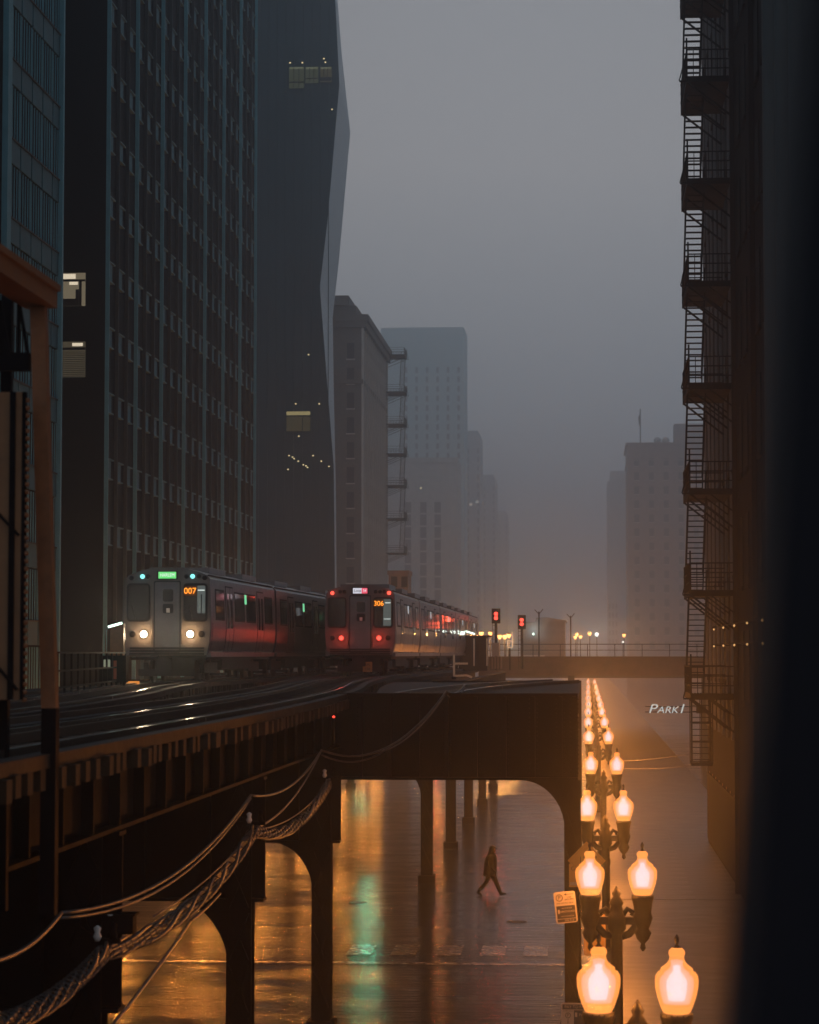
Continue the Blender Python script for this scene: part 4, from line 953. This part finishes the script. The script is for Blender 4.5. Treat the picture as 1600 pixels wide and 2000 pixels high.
tb = MB().bar((.08,0,zt+.02), (.5,0,zt+.14), .07).build('tube', FLU, wl); MB().bar((.08,0,zt+.08), (.5,0,zt+.2), .1, .03).build('reflector', STEEL, wl)
point(wl, (.3, -.1, zt-.1), 2.5, (.75, 1, .85), .1, 'tube_glow')
cb = thing('signal_box', 'pale equipment box with cream panel beside the small cold lamp', 'equipment box', (wp(213, 1300, 71).x, 71, TZ))
box('case', STEEL, cb, -.25, .55, -.2, .2, .2, 1.0); box('panel', glow('lit_meter_panel', (.75, .85, .6), .22), cb, -.12, .08, -.215, -.202, .66, .88); box('leg', STEEL, cb, -.2, -.14, -.05, .05, 0, .198); box('leg', STEEL, cb, .42, .48, -.05, .05, 0, .198)
box('warning_plate', mat('red_plate', (.3, .05, .02), .5), cb, .18, .27, -.215, -.202, .3, .85)
cb2 = thing('switch_cabinet', 'brown cabinet standing against the headlit train front at its left', 'equipment box', (wp(229, 1300, 74).x, 74, TZ))
box('case', RUSTP, cb2, -.2, .22, -.15, .15, .9, 2.0); box('post', STEEL, cb2, -.05, .05, -.05, .05, 0, .9)
ow = glow('workshop_glow', (1, .36, .06), .7)
fl_ = thing('floor_lantern', 'orange work lantern on the walkway at the left train wheels', 'lantern', (wp(256, 1337, 74.5).x, 74.5, TZ))
box('glass', ow, fl_, -.12, .25, -.1, .1, .05, .2); box('cap', STEEL, fl_, -.14, .27, -.12, .12, .2, .25); box('base', STEEL, fl_, -.14, .27, -.12, .12, 0, .05)
# hut, white pipe rail and cabinets right of the red-lit train
h = thing('trackside_hut', 'dark hut with a slanted white tube light at the end of the red-lit train', 'hut', (wp(923, 1300, 150).x, 150, TZ))
box('wall', STEEL, h, -.85, .9, 0, 2, 0, 2.1); box('roof', STEEL, h, -1.0, 1.2, -.15, 2.1, 2.1, 2.2); MB().bar((-.55, -.2, 2.5), (.15, -.2, 2.28), .09).build('tube_light', FLU, h)
for x in (.1, .9): box('pipe', WHITEP, h, x-.04, x+.04, -.08, -.01, .3, 2.0)
point(h, (-.2, -.5, 2.3), 4, (.8, 1, .9), .1, 'tube_glow')
wr_ = thing('pipe_railing', 'white pipe railing with two bars in front of the dark hut', 'railing', (0, 0, 0))
m = MB(); a = wp(887, 1292, 104); b = wp(915, 1320, 104)
for (x0, y0, x1, y1) in ((887, 1279, 887, 1321), (887, 1296, 914, 1296), (887, 1320, 912, 1319), (912, 1319, 922, 1323)): m.bar(wp(x0, y0, 104), wp(x1, y1, 104), .085)
m.build('pipe', WHITEP, wr_)
box('foot', STEEL, wr_, a.x-.1, a.x+.1, 103.9, 104.1, TZ-.05, wp(0, 1321, 104).z)
SRED = glow('signal_red', (1, .06, .04), 3.2)
def signal(lab, px, ys, d, wide=False):
    p = wp(px, 1300, d); t = thing('railway_signal', lab, 'railway signal', (p.x, d, TZ), 0, 'red railway signals')
    zs = [wp(px, y, d).z - TZ for y in ys]
    MB().tube([(0, .2, 0), (0, .2, max(zs)+.3)], .09).build('post', STEEL, t)
    box('head', STEEL, t, -.28, .28, 0, .22, min(zs)-.35, max(zs)+.35)
    for z in zs:
        o = MB().lathe([(.13, 0), (.12, .03), (.01, .05)], 12).build('lens', SRED, t); o.rotation_euler = (PI/2, 0, 0); o.location = (0, -.004, z)
        point(t, (0, -.3, z), 6, (1, .12, .05), .12, 'signal_glow')
    ld = MB()
    for x in (-.25, -.05): ld.box(x-.015, x+.015, .35, .38, 0, min(zs))
    for k in range(int(min(zs)/.3)): ld.box(-.25, -.05, .355, .375, .2+k*.3, .22+k*.3)
    ld.build('ladder', STEEL, t); return t
signal('railway signal with two red lamps above the white cabinet', 969, (1199, 1207), 158)
signal('railway signal with two red lamps at the corner of the station shed', 1019.5, (1211, 1219), 168)
wc = thing('relay_cabinet', 'pale slatted cabinet on legs under the left railway signal', 'equipment box', (wp(968, 1270, 152).x, 152, TZ))
box('case', mat('pale_cabinet', (.42, .38, .34), .6), wc, -.22, .25, -.3, .3, .9, 1.75); box('case', mat('buff_cabinet', (.2, .14, .11), .6), wc, -.3, .4, -.4, .2, .1, .88)
for x in (-.3, -.12, .06, .24): box('slat', RUST, wc, x, x+.05, -.43, -.402, .0, .86)
wb = thing('lit_frame', 'small lit pale door frame right of the slatted cabinet', 'booth', (wp(996, 1270, 154).x, 154, TZ))
m = MB(); zb, ztop = wp(0,1266,154).z-TZ, wp(0,1236,154).z-TZ
m.box(-.17,-.1,-.02,.02,zb,zb+.5); m.box(.12,.19,-.02,.02,zb,ztop); m.box(-.17,.12,-.02,.02,zb,zb+.07); m.box(-.17,.12,-.02,.02,zb+.43,zb+.5)
m.build('frame', glow('lit_frame_paint', (1, .72, .5), .55), wb); box('post', STEEL, wb, -.05, .05, -.03, .03, 0, zb)
sh = thing('station_shed', 'grey corrugated station shed with pitched roof beyond the signals', 'station shed', (0, 190, 0))
a = wp(1021, 1275, 190); b = wp(1104, 1275, 190); z1 = wp(0, 1216, 190).z; z2 = wp(0, 1207, 190).z
SHEDM = mat('galvanised_sheet', (.26, .27, .28), .5, .3, .5, .2, 1.5)
box('wall', SHEDM, sh, a.x, b.x, 0, 8, TZ-.1, z1); MB().prism([(a.x+1.0, z1+.001), (b.x+.12, z1+.001), (b.x+.1, z1+.12), (a.x+1.9, z2), (a.x+1.1, z2-.02)], 'y', -.2, 8.2).build('roof', SHEDM, sh)
rm_ = None
for i in range(14):
    o = box('corrugation', SHEDM, sh, -.05, .05, -.06, -.003, TZ+.9, z1-.1) if rm_ is None else inst(rm_, sh); rm_ = rm_ or o; o.location = (a.x+.3+i*.23, 0, 0)
wt = MB(); wt.box(a.x+.05, a.x+1.35, -.5, -.3, TZ+.1, TZ+.55); wt.box(a.x+.05, a.x+1.75, -.5, -.3, TZ+.75, TZ+.95); wt.build('white_barrier', WHITEP, sh)
point(sh, (a.x+.9, -1.2, z1-.6), 25, (.85, 1, .93), .1, 'shed_light')
MB().lathe([(.02,-.1),(.09,0),(.02,.1)], 8, (wp(1042,1239,189).x, -.9, wp(0,1239,189).z)).build('wall_lamp', FLU, sh)
MB().bar((wp(1042,1239,189).x, -.9, wp(0,1241,189).z), (wp(1042,1239,189).x, -.02, wp(0,1243,189).z), .05).build('lamp_arm', STEEL, sh)
for px, d, top, lab in ((1053, 186, 1196, 'thin bare mast in front of the station shed'), (1115, 200, 1204, 'thin forked mast right of the station shed')):
    p = wp(px, 1280, d); t = thing('mast', lab, 'mast', (p.x, d, TZ-.6)); zt = wp(0, top, d).z - TZ + .6
    MB().tube([(0,0,0), (0,0,zt)], .06).build('pole', STEEL, t); m = MB(); m.bar((0,0,zt-.2), (.32,0,zt+.2), .05); m.bar((0,0,zt-.2), (-.32,0,zt+.15), .05); m.build('fork', STEEL, t)
for i, (px, py, d, mt, lab) in enumerate(((940, 1238, 205, 0, 'small amber platform lamp left of the taller red signal'), (958, 1238, 205, 0, 'small amber platform lamp directly left of the red signal mast'), (976, 1244, 205, 0, 'low amber platform lamp above the slatted cabinet'), (986, 1244, 205, 0, 'dim amber platform lamp between cabinet and lit frame'), (994, 1242, 205, 0, 'bright amber platform lamp over the lit frame'), (1127, 1240, 260, 0, 'upper amber lamp of the cluster right of the forked mast'), (1124, 1245, 262, 0, 'lower left amber lamp of the cluster right of the forked mast'), (1134, 1244, 264, 0, 'lower right amber lamp of the cluster right of the forked mast'), (1152, 1238, 270, 0, 'single amber lamp beside the cold white lamp'), (1166, 1239, 270, 1, 'cold white platform lamp in the middle distance'), (1219, 1241, 255, 0, 'rightmost amber platform lamp before the brown block'), (1217, 1254, 250, 1, 'tiny white light under the rightmost amber lamp'))):
    p = wp(px, py, d); t = thing('platform_lamp', lab, 'lamp', (p.x, d, 7.0), 0, 'distant platform lamps')
    zz = p.z - 7.0; k = .2 if i != 11 else .1
    MB().lathe([(.4*k,-.9*k),(k,.2*k),(.9*k,.7*k),(.3*k,k)], 10, (0,0,zz)).build('globe', DLW if mt else DLAMP, t); MB().tube([(0,0,0), (0,0,zz-.9*k)], .04).build('post', STEEL, t)
    MB().lathe([(1.1*k,.72*k),(.2*k,1.4*k)], 10, (0,0,zz)).build('cap', STEEL, t)
    point(t, (0,-.3,zz), 500 if i != 11 else 60, (.85,1,.95) if mt else (1,.4,.09), .15, 'lamp_light')
pl = struct(box('station_deck', CONC, None, -9, 16, 200, 285, 6.6, 7.0))
ph = thing('lift_house', 'small reddish brick roof house with two dark windows above the red-lit train', 'building', (0, 214, 0))
a = wp(759, 1116, 214); b = wp(797, 1150, 214); box('wall', BRICKB, ph, a.x, b.x, 0, 4, 0, a.z); box('parapet', BRICKB, ph, a.x-.1, b.x+.1, -.1, 4.1, a.z-.28, a.z+.08)
for x in (764, 784): q = wp(x, 1126, 213.9); box('window', WIN, ph, q.x, q.x+.55, -.04, -.003, q.z-.95, q.z)
rd = thing('marker_lamp', 'tiny red lamp glowing on the dark girder below the left train', 'lamp', wp(652, 1400, 54.9)); MB().lathe([(.01,-.03),(.04,0),(.01,.03)], 8).build('lens', REDS, rd); box('bracket', STEEL, rd, -.02, .02, .03, .2, -.03, .03)
# ------------------------------------------------------------------ platform fittings close to the camera
pf = struct(box('platform', CONC, None, -4.6, 3, -4, 2.6, 6.8, 7.05))
sl_ = thing('steel_shelter', 'rusty brown steel post and beam with ochre panel at the left edge', 'shelter', (0, 0, 0))
D1 = 22.0
pa = wp(76, 600, D1); pb = wp(98, 1372, D1)
m = MB(); w_ = .068
m.add([(pa.x-w_, D1-.07, pa.z), (pa.x+w_, D1-.07, pa.z), (pa.x+w_, D1+.07, pa.z), (pa.x-w_, D1+.07, pa.z), (pb.x-w_, D1-.07, 8.1), (pb.x+w_, D1-.07, 8.1), (pb.x+w_, D1+.07, 8.1), (pb.x-w_, D1+.07, 8.1)], [(0,1,2,3),(7,6,5,4),(0,4,5,1),(1,5,6,2),(2,6,7,3),(3,7,4,0)]); m.build('post', RUSTP, sl_)
bz = wp(76, 586, D1).z
m = MB(); m.box(pa.x-.16, pa.x+.14, 12, D1+.15, bz-.06, bz+.10); m.box(pa.x-.19, pa.x+.17, 12, D1+.17, bz+.10, bz+.16); m.build('beam', RUSTP, sl_)
m = MB()
q0 = wp(58, 700, D1)
m.box(q0.x-.5, pa.x-.08, D1-.06, D1+.06, wp(0,725,D1).z, wp(0,690,D1).z)
for k in range(5): m.bar((pa.x-.1-k*.09, D1, wp(0,690,D1).z), (pa.x-.19-k*.09+(.09 if k % 2 else 0), D1, bz), .03)
m.build('lattice', STEEL, sl_)
x1 = wp(44, 1000, D1-.4).x
box('panel', PANELB, sl_, x1-.9, x1, D1-.44, D1-.38, wp(0,1365,D1).z, wp(0,776,D1).z)
m = MB(); m.box(x1+.0, x1+.03, D1-.45, D1-.37, wp(0,1365,D1).z, wp(0,776,D1).z); m.box(x1-.11, x1-.06, D1-.47, D1-.441, wp(0,1365,D1).z, wp(0,776,D1).z)
m.bar((x1-.25, D1-.46, wp(0,1000,D1).z), (x1-.02, D1-.46, wp(0,1050,D1).z), .07, .02); m.bar((x1-.25, D1-.46, wp(0,1290,D1).z), (x1-.02, D1-.46, wp(0,1345,D1).z), .07, .02); m.build('stiffener', STEEL, sl_)
rv = MB()
for k in range(40): rv.lathe([(.022,-.02),(.03,0),(.022,.02)], 6, (x1+.035, D1-.41, wp(0,1365,D1).z+.07*k))
stuff(rv.build('rivets', RUSTP, sl_))
m = MB(); m.box(q0.x-.35, q0.x-.25, D1+.3, D1+.4, 6.2, 12); m.box(pb.x-.07, pb.x+.07, D1-.06, D1+.08, 6.2, 8.098); m.build('rear_post_shaded_foot', STEEL, sl_)  # second box continues the front post downward, its shade put into dark steel
np_ = thing('near_post', 'blurred blue-black tapered post filling the right edge close to the camera', 'post', (0, 0, 0))
yb = 1.9
e0 = wp(1592, 0, yb); e1 = wp(1458, 2000, yb); zt_, zb_ = 9.6, 7.05
def ex(z): return e1.x + (e0.x-e1.x)*(z-e1.z)/(e0.z-e1.z)
m = MB(); m.add([(ex(z), yb+dy, z) for z in (zb_, zt_) for dy in (0, .25)] + [(ex(z)+.5, yb+dy, z) for z in (zb_, zt_) for dy in (0, .25)],
    [(0,1,3,2),(4,6,7,5),(0,2,6,4),(1,5,7,3),(0,4,5,1),(2,3,7,6)]); m.build('shaft', BLKOUT, np_)
box('base_plate', STEEL, np_, ex(7.05)-.08, ex(7.05)+.6, yb-.06, yb+.32, 7.051, 7.09)
# ------------------------------------------------------------------ lettering becomes mesh
dg = bpy.context.evaluated_depsgraph_get()
for o in [o for o in SC.objects if o.type == 'FONT']:
    me = bpy.data.meshes.new_from_object(o.evaluated_get(dg)); n_ = bpy.data.objects.new('lettering', me); C.objects.link(n_)
    n_.parent = o.parent; n_.matrix_basis = o.matrix_basis.copy(); nm = o.name; bpy.data.objects.remove(o); n_.name = nm
# ------------------------------------------------------------------ haze
hm = bpy.data.materials.new('fog'); hm.use_nodes = True; t = hm.node_tree; t.nodes.clear()
v = N(t, 'ShaderNodeVolumePrincipled'); v.inputs['Color'].default_value = (.78, .88, .98, 1); v.inputs['Density'].default_value = FOG; v.inputs['Anisotropy'].default_value = .86
t.links.new(v.outputs[0], N(t, 'ShaderNodeOutputMaterial').inputs['Volume'])
hz = MB().box(-1400, 1400, -80, 2600, -1, 150).build('haze', hm); hz['kind'] = 'stuff'; hz.display_type = 'WIRE'
